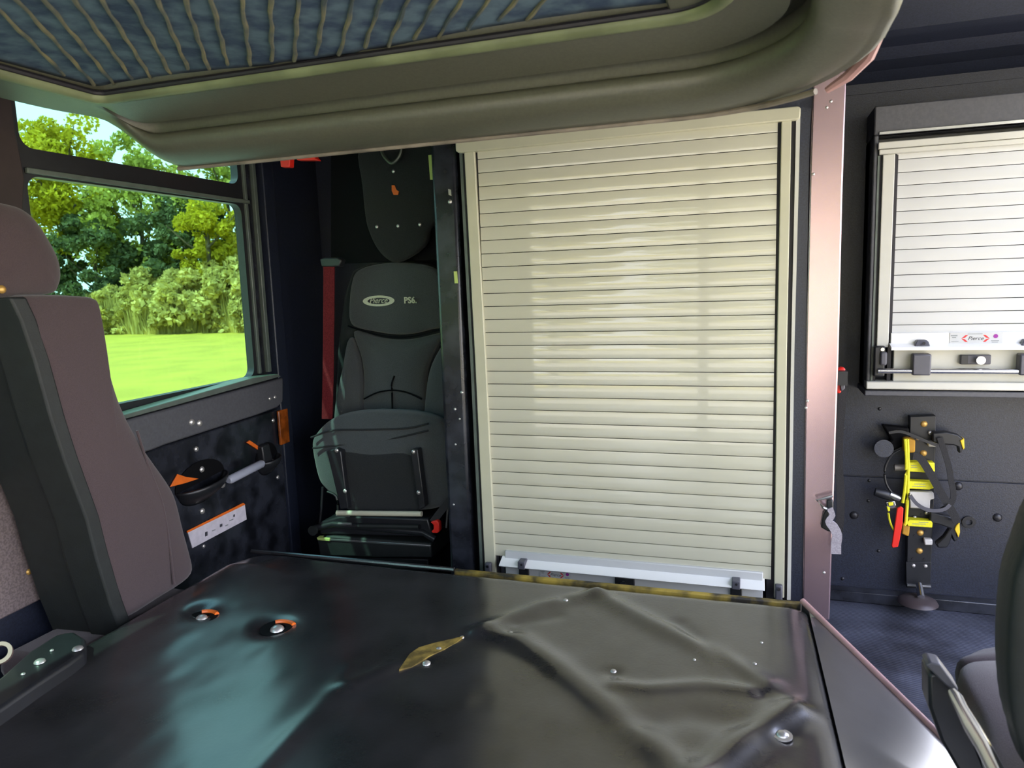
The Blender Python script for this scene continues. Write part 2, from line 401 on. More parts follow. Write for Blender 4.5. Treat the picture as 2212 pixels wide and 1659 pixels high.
def to_rect(pts, y0, y1, z0, z1):
    cy_, cz_ = (y0+y1)/2, (z0+z1)/2; out = []
    n = len(pts)//4
    for q, (yy, zz) in enumerate(((y1, z1), (y0, z1), (y0, z0), (y1, z0))): out += [(yy, zz)]*n
    return out
ZM0, ZM1 = 0.270, 0.330
lo = rrect(1.243, 1.957, -0.268, ZM0, 0.03); up = rrect(1.238, 1.955, ZM1, 0.455, 0.03)
ring_x(to_rect(lo, 1.205, 2.02, -0.30, (ZM0+ZM1)/2), lo, XL-0.022, XL+0.004).build('window_frame', plastic, d1)
ring_x(to_rect(up, 1.205, 2.02, (ZM0+ZM1)/2, 0.47), up, XL-0.022, XL+0.004).build('window_frame', plastic, d1)
box('divider_bar', chan, d1, XL+0.004, XL+0.014, 1.24, 1.99, ZM0+0.004, ZM0+0.016, 0.002)
box('glass_pane', tint, d1, XL-0.020, XL-0.017, 1.21, 2.0, -0.29, 0.295)
box('glass_pane', tint, d1, XL-0.020, XL-0.017, 1.21, 2.0, 0.305, 0.465)
struct(shape('added_cast_plate', mat('brown_cast_plate', (0.030, 0.020, 0.020), 0.7, noise=0.1), None, [(-60,170),(24,200),(36,290),(45,335),(54,385),(50,470),(-60,480)], 'X', XL+0.012, 0.012, 0.004))  # added plate, brown cast of the light put into its colour
# channels beside the window
for k, (y0, y1, mm, th) in enumerate([(1.972,1.984,chan,.012),(1.990,2.008,paint_gloss,.006),(2.014,2.030,chan,.016)]):
    box('window_channel', mm, d1, XL, XL+th, y0, y1, -0.262, 0.43, 0.002)
box('door_post', paint, d1, XL, XL+0.03, 2.045, 2.10, ZF+0.02, 0.52, 0.004)
# sill under the glass
shape('window_sill', chan, d1, [(240,912),(279,903),(608,813),(600,808),(548,816),(279,893),(240,903)], 'X', XL+0.05, 0.05, 0.002)
shape('belt_panel', grey_panel, d1, [(240,915),(280,906),(612,816),(612,868),(600,880),(560,895),(360,960),(330,972),(240,1000)], 'X', XL+0.045, 0.045, 0.005)
for px, py, r in [(414,912,.010),(431,914,.010),(583,861,.006),(594,858,.006),(120,960,.006)]: bolt(px, py, 'X', XL+0.046, r, boltm, d1)
shape('lower_panel', paint_gloss, d1, [(200,1040),(330,972),(360,962),(612,880),(632,1210),(632,1300),(240,1420)], 'X', XL+0.02, 0.02, 0.004)
for px, py, r in [(590,908,.007),(424,970,.008),(588,996,.008),(600,1031,.007),(437,1104,.009),(625,1197,.006),(440,1180,.006)]:
    bolt(px, py, 'X', XL+0.021, r, boltm, d1)
# amber strip on the door edge
shape('amber_strip', amber, d1, [(602,888),(622,882),(627,955),(608,962)], 'X', XL+0.034, 0.01, 0.003)
# scooped handle pockets: half bowls with a rounded lip
def pocket(c, a, bb, out, rot, name):
    """a: half length, bb: half height, out: depth; open at the top"""
    b = MB(); n = 14; m_ = 6; ca, sa = math.cos(rot), math.sin(rot)
    def W(u, w, o): return Vector((XL+0.02+o, c[1]+u*ca-w*sa, c[2]+u*sa+w*ca))
    vs = []; fs = []
    for i in range(m_+1):
        q = i/m_                       # 0 = lip, 1 = wall
        for j in range(n+1):
            t = math.pi*j/n
            vs.append(W(-a*math.cos(t)*(1-0.12*q), -bb*q*1.0*(0.35+0.65*math.sin(t)), out*math.sin(t)*math.cos(q*math.pi/2)))
    fs = [(i*(n+1)+j, i*(n+1)+j+1, (i+1)*(n+1)+j+1, (i+1)*(n+1)+j) for i in range(m_) for j in range(n)]
    b.add(vs, fs)
    o = b.build(name, plastic, d1)
    s_ = o.modifiers.new('solid', 'SOLIDIFY'); s_.thickness = 0.005
    # dark open mouth above the lip
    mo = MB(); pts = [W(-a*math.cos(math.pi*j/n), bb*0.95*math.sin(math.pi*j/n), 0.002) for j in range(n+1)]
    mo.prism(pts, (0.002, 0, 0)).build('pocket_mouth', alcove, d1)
    return W
rot = 0.0
c1 = P(432,1040,'X',XL+0.02); W1 = pocket(c1, 0.100, 0.062, 0.060, 0.10, 'handle_pocket')
c2 = P(575,990,'X',XL+0.02); W2 = pocket(c2, 0.055, 0.055, 0.045, 0.10, 'handle_pocket')
bolt(436,1014,'X',XL+0.026,.009,boltm,d1); bolt(481,1047,'X',XL+0.03,.010,boltm,d1)
shape('pocket_glint', orange, d1, [(368,1052),(384,1024),(402,1030),(430,1034),(400,1044)], 'X', XL+0.026, 0.004, 0.001)  # orange reflection inside the pocket, put in as a coloured plate
shape('pocket_glint', orange, d1, [(534,956),(540,951),(574,974),(571,980)], 'X', XL+0.028, 0.006, 0.001)  # same reflection coloured in at the second pocket
a_, b__ = P(493,1038,'X',XL+0.062), P(568,1000,'X',XL+0.062)
lab(MB().tube([a_, a_+(b__-a_)*.05, b__-(b__-a_)*.05, b__], [0.009,0.013,0.013,0.008], 12).build('door_lever', mat('pale_grey_plastic', (0.34, 0.36, 0.44), 0.4), d1), 'pale grey bar of the inside door handle')
shape('lever_catch', plastic, d1, [(566,965),(582,958),(590,990),(585,1012),(572,1004)], 'X', XL+0.045, 0.03, 0.004)
st = shape('warning_label', sticker, d1, [(406,1150),(529,1089),(533,1122),(416,1184)], 'X', XL+0.024, 0.003, 0.0)
shape('label_stripe', orange, st, [(405,1151),(404,1147),(526,1086),(530,1090)], 'X', XL+0.0255, 0.002)
for q in [(446,1150,5,9),(478,1133,5,6),(506,1112,3,5),(500,1124,8,2),(462,1146,7,2),(490,1135,6,2)]:
    shape('label_mark', ink_g if q[3] < 5 else ink, st, [(q[0]-q[2]/2,q[1]),(q[0]+q[2]/2,q[1]-q[2]*.4),(q[0]+q[2]/2,q[1]+q[3]-q[2]*.4),(q[0]-q[2]/2,q[1]+q[3])], 'X', XL+0.0252, 0.001)

# front left door below its window: black strip, speckled panel, bolts
d2 = struct(empty('door_2', (XL, 0.6, ZF)))
box('glass_pane', tint, d2, XL-0.016, XL-0.013, -0.45, 0.65, -0.30, 0.47)
shape('door_panel', brown_panel, d2, [(-400,1180),(-60,1062),(30,1036),(110,1010),(150,1270),(110,1285),(-60,1370),(-400,1530)], 'X', XL+0.02, 0.02, 0.004)
shape('door_trim', paint, d2, [(-400,1050),(-60,905),(110,850),(112,1005),(30,1032),(-60,1058),(-400,1170)], 'X', XL+0.03, 0.03, 0.004)
for px, py, r in [(33,984,.011),(-3,1030,.009)]: bolt(px, py, 'X', XL+0.031, r, boltm, d2)
for px, py, r in [(35,1069,.006),(63,1235,.007)]: bolt(px, py, 'X', XL+0.021, r, brass, d2)

# ------------------------------------------------------------------ rear cabinet with the large roller shutter
YC = 1.85
cb = tag(empty('storage_cabinet', (-0.32, YC+0.27, ZF)), 'tall black cabinet closed by the large cream roller shutter, behind the engine cover', 'cabinet')
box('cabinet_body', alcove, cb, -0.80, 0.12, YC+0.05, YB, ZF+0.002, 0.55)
box('corner_post', paint_gloss, cb, -0.826, -0.752, YC+0.01, YC+0.06, ZF+0.002, 0.50, 0.012)
for px, py, r in [(972,436,.006),(998,848,.005),(983,884,.004),(993,905,.003),(984,960,.003),(980,1090,.003)]: bolt(px, py, 'Y', YC+0.01, r, boltm, cb, 'screw')
shape('scratch_glint_patch', lime, cb, [(980,586),(987,586),(989,612),(982,612)], 'Y', YC+0.009, 0.003)  # lime patch paints in a strip highlight on the post
shape('scratch_glint_patch', boltm, cb, [(968,408),(974,410),(975,423),(969,421)], 'Y', YC+0.009, 0.003)
# shutter frame
shape('top_rail', rail_m, cb, [(983,306),(986,303),(1724,229),(1730,233),(1729,254),(1722,258),(990,330),(984,326)], 'Y', YC-0.012, 0.04, 0.003)
shape('side_rail', rail_m, cb, [(1002,326),(1024,324),(1049,780),(1071,1248),(1048,1248),(1026,780)], 'Y', YC-0.004, 0.03, 0.002)
shape('side_rail', rail_m, cb, [(1688,258),(1710,256),(1700,760),(1694,1292),(1672,1292),(1678,760)], 'Y', YC-0.004, 0.03, 0.002)
shape('rail_seal', seal, cb, [(1020,328),(1034,327),(1052,780),(1080,1250),(1066,1250),(1044,780)], 'Y', YC+0.008, 0.02)
shape('rail_seal', seal, cb, [(1674,262),(1690,261),(1680,760),(1676,1292),(1655,1292),(1662,760)], 'Y', YC+0.008, 0.02)
shape('rail_lip', chan, cb, [(992,330),(998,330),(1022,780),(1044,1246),(1038,1246),(1016,780)], 'Y', YC+0.0, 0.02)
shape('rail_gap', seal, cb, [(998,330),(1004,330),(1028,780),(1050,1247),(1044,1246),(1022,780)], 'Y', YC+0.006, 0.02)
shape('rail_gap', seal, cb, [(1708,258),(1722,256),(1712,760),(1704,1294),(1692,1294),(1698,760)], 'Y', YC+0.006, 0.02)
shape('rail_lip', rail_w, cb, [(1720,256),(1729,254),(1716,760),(1708,1296),(1700,1296),(1709,760)], 'Y', YC+0.0, 0.02)
shape('frame_strip', paint, cb, [(1728,225),(1756,205),(1748,300),(1741,760),(1733,1310),(1704,1310),(1714,760)], 'Y', YC+0.004, 0.05)
shape('head_panel', paint, cb, [(940,120),(1760,60),(1760,235),(1728,231),(984,305),(940,310)], 'Y', YC+0.004, 0.05)
# slats
def slat_mesh(parent, x0, x1, y, ztop, pitch, n, m, jit=0.0, nseg=7):
    b = MB(); gz = 0.0018
    prof = [(y+0.012, -gz/2)]
    for i in range(nseg+1):
        t = i/nseg; prof.append((y - 0.0007*math.sin(math.pi*t) + 0.0006*(t > 0.999), -gz/2 - t*(pitch-gz)))
    prof.append((y+0.012, -pitch+gz/2))
    k = len(prof); vs = [Vector((x, py_, ztop+pz)) for x in (x0, x1) for py_, pz in prof]
    b.add(vs, [(i, (i+1) % k, k+(i+1) % k, k+i) for i in range(k)] + [tuple(range(k))[::-1], tuple(range(k, 2*k))])
    first = b.build('slat', m, parent, sharp=30)
    out = [first]
    for i in range(1, n):
        o = first.copy(); C.objects.link(o); o.parent = parent
        o.location = first.location + Vector((0, 0, -pitch*i)); o.rotation_euler = (RNG.uniform(-1, 1)*jit, 0, 0)
        out.append(o)
    return out
z1 = P(1033,344,'Y',YC)[2]; z2 = P(1074,1150,'Y',YC)[2]; pit = (z1-z2)/29.0
xl = P(1060,848,'Y',YC)[0]; xr = P(1660,848,'Y',YC)[0]
slat_mesh(cb, xl-0.012, xr+0.012, YC+0.003, z1+pit, pit, 32, slat_m, 0.004)
# bottom bar with shelf lip, latch blocks, label, lock
b0 = P(1078,1222,'Y',YC-0.03); b1 = P(1652,1268,'Y',YC-0.03)
zb = b0[2]; x0 = b0[0]; x1 = b1[0]
bb_ = MB().prism([(x0, YC+0.002, zb+0.018), (x0, YC-0.030, zb+0.004), (x0, YC-0.033, zb), (x0, YC-0.028, zb-0.003), (x0, YC+0.002, zb+0.004)], (x1-x0, 0, 0)).build('lift_ledge', bar_m, cb, bevel=0.001)
box('bottom_bar', slat_w, cb, x0+0.01, x1-0.004, YC-0.006, YC+0.014, zb-0.07, zb+0.035, 0.002)
for px, py in [(1126,1208),(1590,1248)]:
    p = P(px, py, 'Y', YC-0.03)
    lb = MB().box(p[0]-.010, p[0]+.010, YC-0.034, YC-0.004, zb-0.004, zb+0.018).build('latch_block', grey_plastic, cb, bevel=0.002)
    MB().disc((p[0]+.001, YC-0.034, zb+0.010), (0,-1,0), 0.003, 0.001).build('latch_hole', seal, lb)
    box('latch_foot', plastic, cb, p[0]-.014, p[0]+.014, YC-0.012, YC-0.004, zb-0.050, zb-0.006, 0.002)
pc = P(1350,1256,'Y',YC-0.006)
lk = box('lock_plate', plastic, cb, pc[0]-.026, pc[0]+.026, YC-0.012, YC-0.005, pc[2]-.014, pc[2]+.012, 0.002)
MB().disc((pc[0]-.002, YC-0.018, pc[2]-0.002), (0,-1,0), .009, .006).build('lock_barrel', steel, lk)
def maker_label(parent, c, w, h, y):
    pb = box('maker_label', silver_st, parent, c[0]-w/2, c[0]+w/2, y-0.001, y+0.001, c[2]-h/2, c[2]+h/2)
    yy = y-0.0012
    for sgn in (-1, 1):
        tip = w*0.27*sgn; A = w*0.20
        for part in (1, -1):
            b = MB().prism([(c[0]-w*.01+tip, yy, c[2]), (c[0]-w*.01+tip*0.72, yy, c[2]+h*.28*part), (c[0]-w*.01+tip*0.52, yy, c[2]+h*.30*part), (c[0]-w*.01+tip*0.74, yy, c[2]+h*.06*part)], (0, 0.0008, 0))
            b.build('logo_arrow', ink_r, pb)
    text('Pierce', 'lettering', ink, pb, (c[0]-w*.01, yy, c[2]), (1,0,0), (0,0,1), h*0.46, 0.0003, 0.35)
    MB().disc((c[0]+w*.37, yy, c[2]+h*.18), (0,-1,0), h*.17, 0.0004).build('seal_mark', ink_p, pb)
    for (dx, dz, ww, hh) in [(-.42,.25,.13,.10),(-.42,.10,.08,.08),(-.02,.38,.28,.06),(.36,-.20,.15,.06),(.36,-.32,.12,.05),(-.40,-.24,.14,.04)]:
        box('fine_print', ink_g, pb, c[0]+w*(dx-ww/2), c[0]+w*(dx+ww/2), yy, yy+0.0006, c[2]+h*(dz-hh/2), c[2]+h*(dz+hh/2))
    return pb
maker_label(cb, P(1201,1240,'Y',YC-0.006)+Vector((0,0,-0.002)), 0.088, 0.026, YC-0.007)
for x0_, y0_ in [(1057,1222),(1682,1270)]:
    c = P(x0_, y0_, 'Y', YC-0.006)
    rs = box('rail_stop', grey_plastic, cb, c[0]-.009, c[0]+.009, YC-0.02, YC-0.004, c[2]-.03, c[2]+.012, 0.004)
    MB().disc((c[0], YC-0.0205, c[2]+.003), (0,-1,0), .004, .002).build('bolt', steel, rs)
shape('fill_strip', grey_plastic, cb, [(1036,1180),(1090,1184),(1090,1300),(1036,1300)], 'Y', YC+0.02, 0.01)
# bright corner post on the right of the cabinet
post = tag(shape('corner_post', post_m, None, [(1757,150),(1824,150),(1829,155),(1820,420),(1812,760),(1801,1080),(1792,1340),(1733,1340),(1741,760),(1750,360)], 'Y', YC, 0.04, 0.006, 3),
           'shiny metal post between the roller shutter and the right recess, reflected pink in its colour', 'post')
for px, py in [(1795,219),(1786,232),(1757,376),(1741,881),(1744,866),(1780,1237)]: bolt(px, py, 'Y', YC, 0.0035, boltm, post, 'rivet')
# ------------------------------------------------------------------ second cabinet on the recess wall
Y2 = 2.25
c2b = tag(empty('wall_cabinet', (0.62, Y2+0.07, -0.36)), 'shallow grey cabinet with white roller shutter hung on the recess wall at right', 'cabinet')
xa = P(1870,845,'Y',Y2)[0]; ztop = P(1900,228,'Y',Y2)[2]; zbt = P(1870,850,'Y',Y2)[2]
xi = P(1895,400,'Y',Y2)[0]; zi = P(1900,292,'Y',Y2)[2]
XE = 0.94
cbm = MB(); cbm.box(xa, XE, Y2, YB-0.007, zi, ztop); cbm.box(xa, xi, Y2, YB-0.007, zbt+0.012, zi); cbm.box(xa, XE, Y2+0.06, YB-0.007, zbt+0.012, zi)
cbm.build('cabinet_body', grey_panel, c2b, bevel=0.004)
box('bottom_lip', grey_panel, c2b, xa-0.004, XE, Y2-0.008, YB-0.007, zbt-0.006, zbt+0.010, 0.003)
zt = P(1900,312,'Y',Y2)[2]
box('trim_line', alu, c2b, xi, XE, Y2-0.006, Y2+0.02, zi+0.000, zi+0.008, 0.001)
box('top_rail', rail_w, c2b, xi-0.002, XE, Y2-0.012, Y2+0.03, zt-0.014, zt+0.004, 0.002)
box('top_rail', rail_w, c2b, xi+0.001, XE, Y2-0.008, Y2+0.03, zt-0.028, zt-0.015, 0.002)
xs0 = P(1898,600,'Y',Y2)[0]; xs1 = P(1924,600,'Y',Y2)[0]; xsl = P(1932,600,'Y',Y2)[0]
zs = P(1900,750,'Y',Y2)[2]; zsill = P(1900,838,'Y',Y2)[2]
box('rail_lip', chan, c2b, xs0-0.012, xs0-0.007, Y2-0.002, Y2+0.02, zsill, zt-0.03)
box('rail_gap', seal, c2b, xs0-0.007, xs0, Y2+0.004, Y2+0.03, zsill, zt-0.03)
box('side_rail', rail_w, c2b, xs0, xs1, Y2-0.004, Y2+0.03, zs, zt-0.028, 0.002)
box('rail_seal', seal, c2b, xs1, xsl, Y2+0.006, Y2+0.03, zsill, zt-0.03)
pit2 = (P(1940,330,'Y',Y2)[2]-P(1930,716,'Y',Y2)[2])/14.0
slat_mesh(c2b, xsl-0.003, XE-0.01, Y2+0.008, P(1930,716,'Y',Y2)[2]+pit2*14.5, pit2, 15, slat_w, 0.003)
zl0 = P(1930,716,'Y',Y2)[2]-pit2*0.5; zl1 = P(1930,757,'Y',Y2-0.04)[2]
box('bottom_slat', bar_m, c2b, xsl-0.003, XE-0.01, Y2-0.002, Y2+0.02, zl1+0.004, zl0+pit2*0.02+0.012, 0.001)
xlg = P(1925,750,'Y',Y2-0.03)[0]
MB().prism([(xlg, Y2, zl1+0.016), (xlg, Y2-0.035, zl1+0.008), (xlg, Y2-0.036, zl1), (xlg, Y2, zl1+0.004)], (XE-xlg-0.01, 0, 0)).build('lift_ledge', bar_m, c2b)
box('lower_panel', rail_w, c2b, P(1930,790,'Y',Y2)[0], XE-0.01, Y2+0.002, Y2+0.02, zsill+0.004, zl1+0.004, 0.002)
box('sill_rail', rail_w, c2b, P(1871,830,'Y',Y2-.012)[0], XE, Y2-0.014, Y2+0.03, P(1900,841,'Y',Y2-.012)[2], P(1900,824,'Y',Y2-.012)[2], 0.003)
p0 = P(1896,801,'Y',Y2-0.02)
MB().tube([(p0[0], Y2-0.020, p0[2]), (XE-0.02, Y2-0.020, p0[2])], 0.0075, 14).build('lift_bar', steel, c2b)
for px in (1991, 2224):
    p = P(px, 795, 'Y', Y2-0.03)
    lb = box('bar_clamp', grey_plastic, c2b, p[0]-.0225, p[0]+.0225, Y2-0.032, Y2+0.002, P(px,811,'Y',Y2-.03)[2], P(px,765,'Y',Y2-.03)[2], 0.004)
    q = P(px+1, 746, 'Y', Y2-0.03)
    MB().prism([(q[0]-.018,Y2-.028,zl1+.010),(q[0]+.02,Y2-.028,zl1+.010),(q[0]+.017,Y2-.022,zl1+.022),(q[0]+.012,Y2-.02,zl1+.026),(q[0]-.010,Y2-.02,zl1+.026)], (0,.02,0)).build('clamp_tab', grey_plastic, lb, bevel=0.002)
    MB().disc((q[0]+.004,Y2-.029,zl1+.018),(0,-1,0),.004,.002).build('tab_hole', seal, lb)
pc = P(2105,776,'Y',Y2)
lk = box('lock_plate', grey_plastic, c2b, pc[0]-.036, pc[0]+.036, Y2-0.012, Y2+0.002, pc[2]-.013, pc[2]+.013, 0.003)
box('lock_recess', plastic, lk, pc[0]-.035, pc[0]-.018, Y2-0.0135, Y2-0.011, pc[2]-.012, pc[2]+.012, 0.001)
MB().disc((pc[0]+.008, Y2-0.02, pc[2]), (0,-1,0), .011, .010).build('lock_barrel', steel, lk)
maker_label(c2b, P(2108,731,'Y',Y2-.003), 0.123, 0.032, Y2-0.003)
p = P(1902,775,'Y',Y2-.02)
rs = box('rail_stop', plastic, c2b, p[0]-.016, p[0]+.012, Y2-0.02, Y2, p[2]-.05, p[2]+.035, 0.004)
box('stop_lever', grey_plastic, c2b, p[0]-.002, p[0]+.016, Y2-0.028, Y2-.018, p[2]-.018, p[2]+.020, 0.005)
MB().disc((p[0]+.004, Y2-0.022, p[2]+.026), (0,-1,0), .005, .002).build('bolt', steel, rs)

# ------------------------------------------------------------------ engine cover (tunnel) with creased vinyl top
ZT = -0.70
tn = tag(empty('engine_cover', (-0.6, 0.85, ZF)), 'wide low engine cover in creased black vinyl filling the foreground', 'engine cover')
def seg_d(p, a, b):
    ab = b-a; t = np.clip(((p-a)@ab)/(ab@ab), 0, 1); q = a+t[..., None]*ab; return np.linalg.norm(p-q, axis=-1), t
def sp(px, py): v = P(px, py, 'Z', ZT); return np.array([v[0], v[1]])
TX0, TX1, TY0, TY1 = -1.315, 0.118, -0.45, 1.600
nx, ny = 200, 280
gx = np.linspace(0, 1, nx); gy = np.linspace(0, 1, ny)
U, V = np.meshgrid(gx, gy)
XXr = TX1 + (TY1 - (TY0+(TY1-TY0)*V))*0.03
XXl = TX0 + (TY1-(TY0+(TY1-TY0)*V))*0.04
XX = XXl + (XXr-XXl)*U; YY = TY0+(TY1-TY0)*V
Q = np.stack([XX, YY], -1); Zt = np.zeros_like(XX)
def ridge(pts, amp, w, w2=None):
    global Zt
    best = np.full(XX.shape, 9.0)
    for a, b in zip(pts[:-1], pts[1:]):
        d, t = seg_d(Q, sp(*a), sp(*b)); best = np.minimum(best, d)
    Zt += amp*np.exp(-(best/w)**2)
ridge([(760,1480),(850,1440),(905,1415),(1010,1375),(1170,1308),(1290,1284)], 0.007, 0.022)
ridge([(1290,1284),(1340,1312),(1450,1370),(1520,1400),(1650,1480)], 0.009, 0.026)
ridge([(1050,1365),(1120,1385),(1190,1430),(1300,1520),(1440,1640),(1500,1700)], 0.010, 0.030)
ridge([(1330,1482),(1400,1488),(1520,1480),(1620,1492)], 0.006, 0.018)
ridge([(1500,1700),(1620,1590),(1715,1535)], 0.014, 0.028)
ridge([(1470,1345),(1560,1430),(1650,1500)], -0.005, 0.018)
ridge([(1200,1330),(1120,1345)], -0.004, 0.02)
ridge([(1380,1560),(1480,1540),(1600,1560)], -0.006, 0.035)
ridge([(560,1660),(700,1520),(760,1440)], 0.003, 0.02)
ridge([(880,1425),(960,1392),(1000,1380)], -0.007, 0.018)
for (a, b, amp, w) in [(435,1330,-0.012,0.030),(590,1352,-0.014,0.036),(920,1434,-0.004,0.014),(1103,1368,-0.004,0.014),(1222,1297,-0.004,0.014),(1325,1452,-0.006,0.016),(1695,1590,-0.004,0.016)]:
    d = np.linalg.norm(Q-sp(a, b), axis=-1); Zt += amp*np.exp(-(d/w)**2)
low = RNG.normal(size=(12, 16)); 
def lerp_noise(g, U, V):
    h_, w_ = g.shape; x = U*(w_-1.001); y = V*(h_-1.001); i = x.astype(int); j = y.astype(int); fx = x-i; fy = y-j
    fx = fx*fx*(3-2*fx); fy = fy*fy*(3-2*fy)
    return (g[j, i]*(1-fx)+g[j, i+1]*fx)*(1-fy)+(g[j+1, i]*(1-fx)+g[j+1, i+1]*fx)*fy
Zt += 0.0006*lerp_noise(low, U, V) + 0.00025*lerp_noise(RNG.normal(size=(36, 44)), U, V)
Zt += 0.026*np.exp(-((XX+1.27)/0.17)**2)*np.clip((1.62-YY)/0.15, 0, 1) - 0.026*np.clip((-1.15-XX)/0.17, 0, 1)**2
er = np.minimum(1, (1-U)*(TX1-TX0)/0.05); el = np.minimum(1, U*(TX1-TX0)/0.06); eb = np.minimum(1, (TY1-YY)/0.04)
for E_, hgt in ((er, 0.014), (el, 0.045), (eb, 0.020)): Zt -= hgt*(1-np.sqrt(np.clip(1-(1-E_)**2, 0, 1)))
b = MB(); vs = np.stack([XX, YY, ZT+Zt], -1).reshape(-1, 3).tolist()
k = nx*ny; b.v = [Vector(v) for v in vs]
b.f = [(j*nx+i, j*nx+i+1, (j+1)*nx+i+1, (j+1)*nx+i) for j in range(ny-1) for i in range(nx-1)]
edge = [i for i in range(nx)] + [j*nx+nx-1 for j in range(1, ny)] + [(ny-1)*nx+i for i in range(nx-2, -1, -1)] + [j*nx for j in range(ny-2, 0, -1)]
base = len(b.v)
for i in edge: b.v.append(Vector((b.v[i][0], b.v[i][1], ZT-0.06)))
ne = len(edge)
b.f += [(edge[i], edge[(i+1) % ne], base+(i+1) % ne, base+i) for i in range(ne)] + [tuple(base+i for i in range(ne))]
b.build('vinyl_top', vinyl, tn, sharp=60)
box('tunnel_body', paint, tn, TX0+0.03, TX1-0.02, TY0, TY1-0.02, ZF+0.002, ZT-0.055, 0.01)
# foam strip showing along the far edge
b = MB(); b.box(-0.70, 0.105, TY1+0.001, TY1+0.016, ZT-0.035, ZT-0.001); b.build('foam_strip', foam_m, tn, bevel=0.003)
MB().tube([(-1.30, TY1+0.004, ZT-0.004), (-0.9, TY1+0.006, ZT-0.002), (-0.70, TY1+0.005, ZT-0.001)], 0.006, 8).build('edge_welt', vinyl, tn)
# flared side cover on the right with pink piping
b = MB(); ns, nu = 40, 12; vs = []; fs = []
pipe = []
for i in range(ns+1):
    q = i/ns; ex, ey = 1733+1500*q, 1300+1468*q          # lower edge line of the flared side, on a falling plane
    lo_, hi_ = 0.1, TY1
    for _ in range(40):
        ym = (lo_+hi_)/2; p = P(ex, ey, 'Y', ym); zz_ = ZT - 0.006 - min(0.24, 1.25*(TY1-ym)**2)
        if p.z > zz_: lo_ = ym
        else: hi_ = ym
    t = max(0.0, TY1-p.y); xs_ = TX1 + t*0.03 - 0.001; w_ = p.x-xs_
    for j in range(nu+1):
        u = j/nu
        vs.append((xs_ + w_*u, p.y, ZT - 0.006 + (p.z-ZT+0.006)*(u**1.1)))
    pipe.append(Vector(vs[-1]))
for i in range(ns):
    for j in range(nu): fs.append((i*(nu+1)+j, i*(nu+1)+j+1, (i+1)*(nu+1)+j+1, (i+1)*(nu+1)+j))
b.add(vs, fs)
k = len(b.v); rimv = [Vector((p[0], p[1], ZF+0.004)) for p in pipe]
b.v += rimv
b.f += [(i*(nu+1)+nu, (i+1)*(nu+1)+nu, k+i+1, k+i) for i in range(ns)]
b.build('side_cover', vinyl_side, tn, sharp=50)
MB().tube([p + Vector((0.0, 0, 0.002)) for p in pipe], 0.0065, 10).build('piping', piping_m, tn)
for px, py, r in [(921,1434,.009),(1103,1368,.006),(1222,1297,.006),(1325,1451,.007),(948,1402,.006),(998,1377,.005),(1690,1590,.010),(1500,1425,.003),(1645,1388,.003),(1630,1434,.004)]:
    z_ = float(ZT + Zt.flat[np.argmin(np.linalg.norm(Q.reshape(-1, 2)-sp(px, py), axis=1))])
    bolt(px, py, 'Z', z_, r, boltm, tn, 'screw', washer=r*1.5 if px == 1690 else 0)
glintp = [(862,1446),(885,1412),(905,1398),(940,1388),(1002,1374),(985,1388),(960,1402),(925,1418),(890,1440)]  # outline of an ochre reflection, laid on the vinyl as a coloured patch
zt_ = [float(ZT + Zt.flat[np.argmin(np.linalg.norm(Q.reshape(-1, 2)-sp(x_, y_), axis=1))]) + 0.0015 for x_, y_ in glintp]
lab(MB().prism([P(x_, y_, 'Z', z_) for (x_, y_), z_ in zip(glintp, zt_)], (0, 0, -0.004)).build('painted_glint', mat('ochre_glint', (0.22, 0.15, 0.03), 0.7, noise=0.5, nscale=40), tn), 'ochre reflection painted on the vinyl as a thin patch')
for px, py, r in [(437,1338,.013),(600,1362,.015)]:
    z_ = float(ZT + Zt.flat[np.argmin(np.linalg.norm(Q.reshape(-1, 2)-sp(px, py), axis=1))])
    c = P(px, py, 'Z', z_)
    MB().disc(c+Vector((-0.004,0.006,0.001)), (0,0,1), r*2.5, 0.002, hole=r*1.1).build('dimple_dark', alcove, tn)  # black disc paints the dark reflection in the vinyl dimple
    MB().tube([c+Vector((r*2.0*math.cos(a), 0.010+r*1.5*math.sin(a), 0.004)) for a in [math.radians(q) for q in range(40, 141, 10)]], 0.005, 8).build('dimple_glint', orange, tn)  # orange crescent paints a reflection beside the screw
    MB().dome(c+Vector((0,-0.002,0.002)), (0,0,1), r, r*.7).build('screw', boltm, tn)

# ------------------------------------------------------------------ overhead console
oc = tag(empty('overhead_console', (-0.55, 0.6, 0.25)), 'grey green overhead console with rounded lip across the top of the view', 'console')
prof = [(-0.012,0.372),(-0.010,0.362),(0.000,0.357),(0.004,0.343),(0.012,0.341),(0.05,0.332),(0.085,0.319),(0.092,0.336),(0.116,0.338),(0.118,0.306),(0.104,0.3045),(0.097,0.300),(0.095,0.290),(0.100,0.275),(0.118,0.262),(0.150,0.254),(0.170,0.2515),(0.176,0.2535),(0.182,0.2505),(0.190,0.256),(0.195,0.28),(0.200,0.36),(0.19,0.62)]
IX0, IX1, IY1 = -1.10, -0.035, 1.062
path = []   # (point, outward normal, droop factor)
for y in np.linspace(-0.35, 1.03, 12): path.append((IX0, y, -1, 0, 0.0))
for a in np.linspace(180, 90, 14):
    r = 0.025; w = math.radians(a); path.append((IX0+r+r*math.cos(w), IY1-r+r*math.sin(w), math.cos(w), math.sin(w), max(0, (180-a)/90-0.35)/0.65))
for x in np.linspace(IX0+0.05, IX1-0.09, 24): path.append((x, IY1, 0, 1, 1.0))
for a in np.linspace(90, 0, 12):
    r = 0.075; w = math.radians(a); path.append((IX1-r+r*math.cos(w), IY1-r+r*math.sin(w), math.cos(w), math.sin(w), 1.0 - 0.35*(90-a)/90))
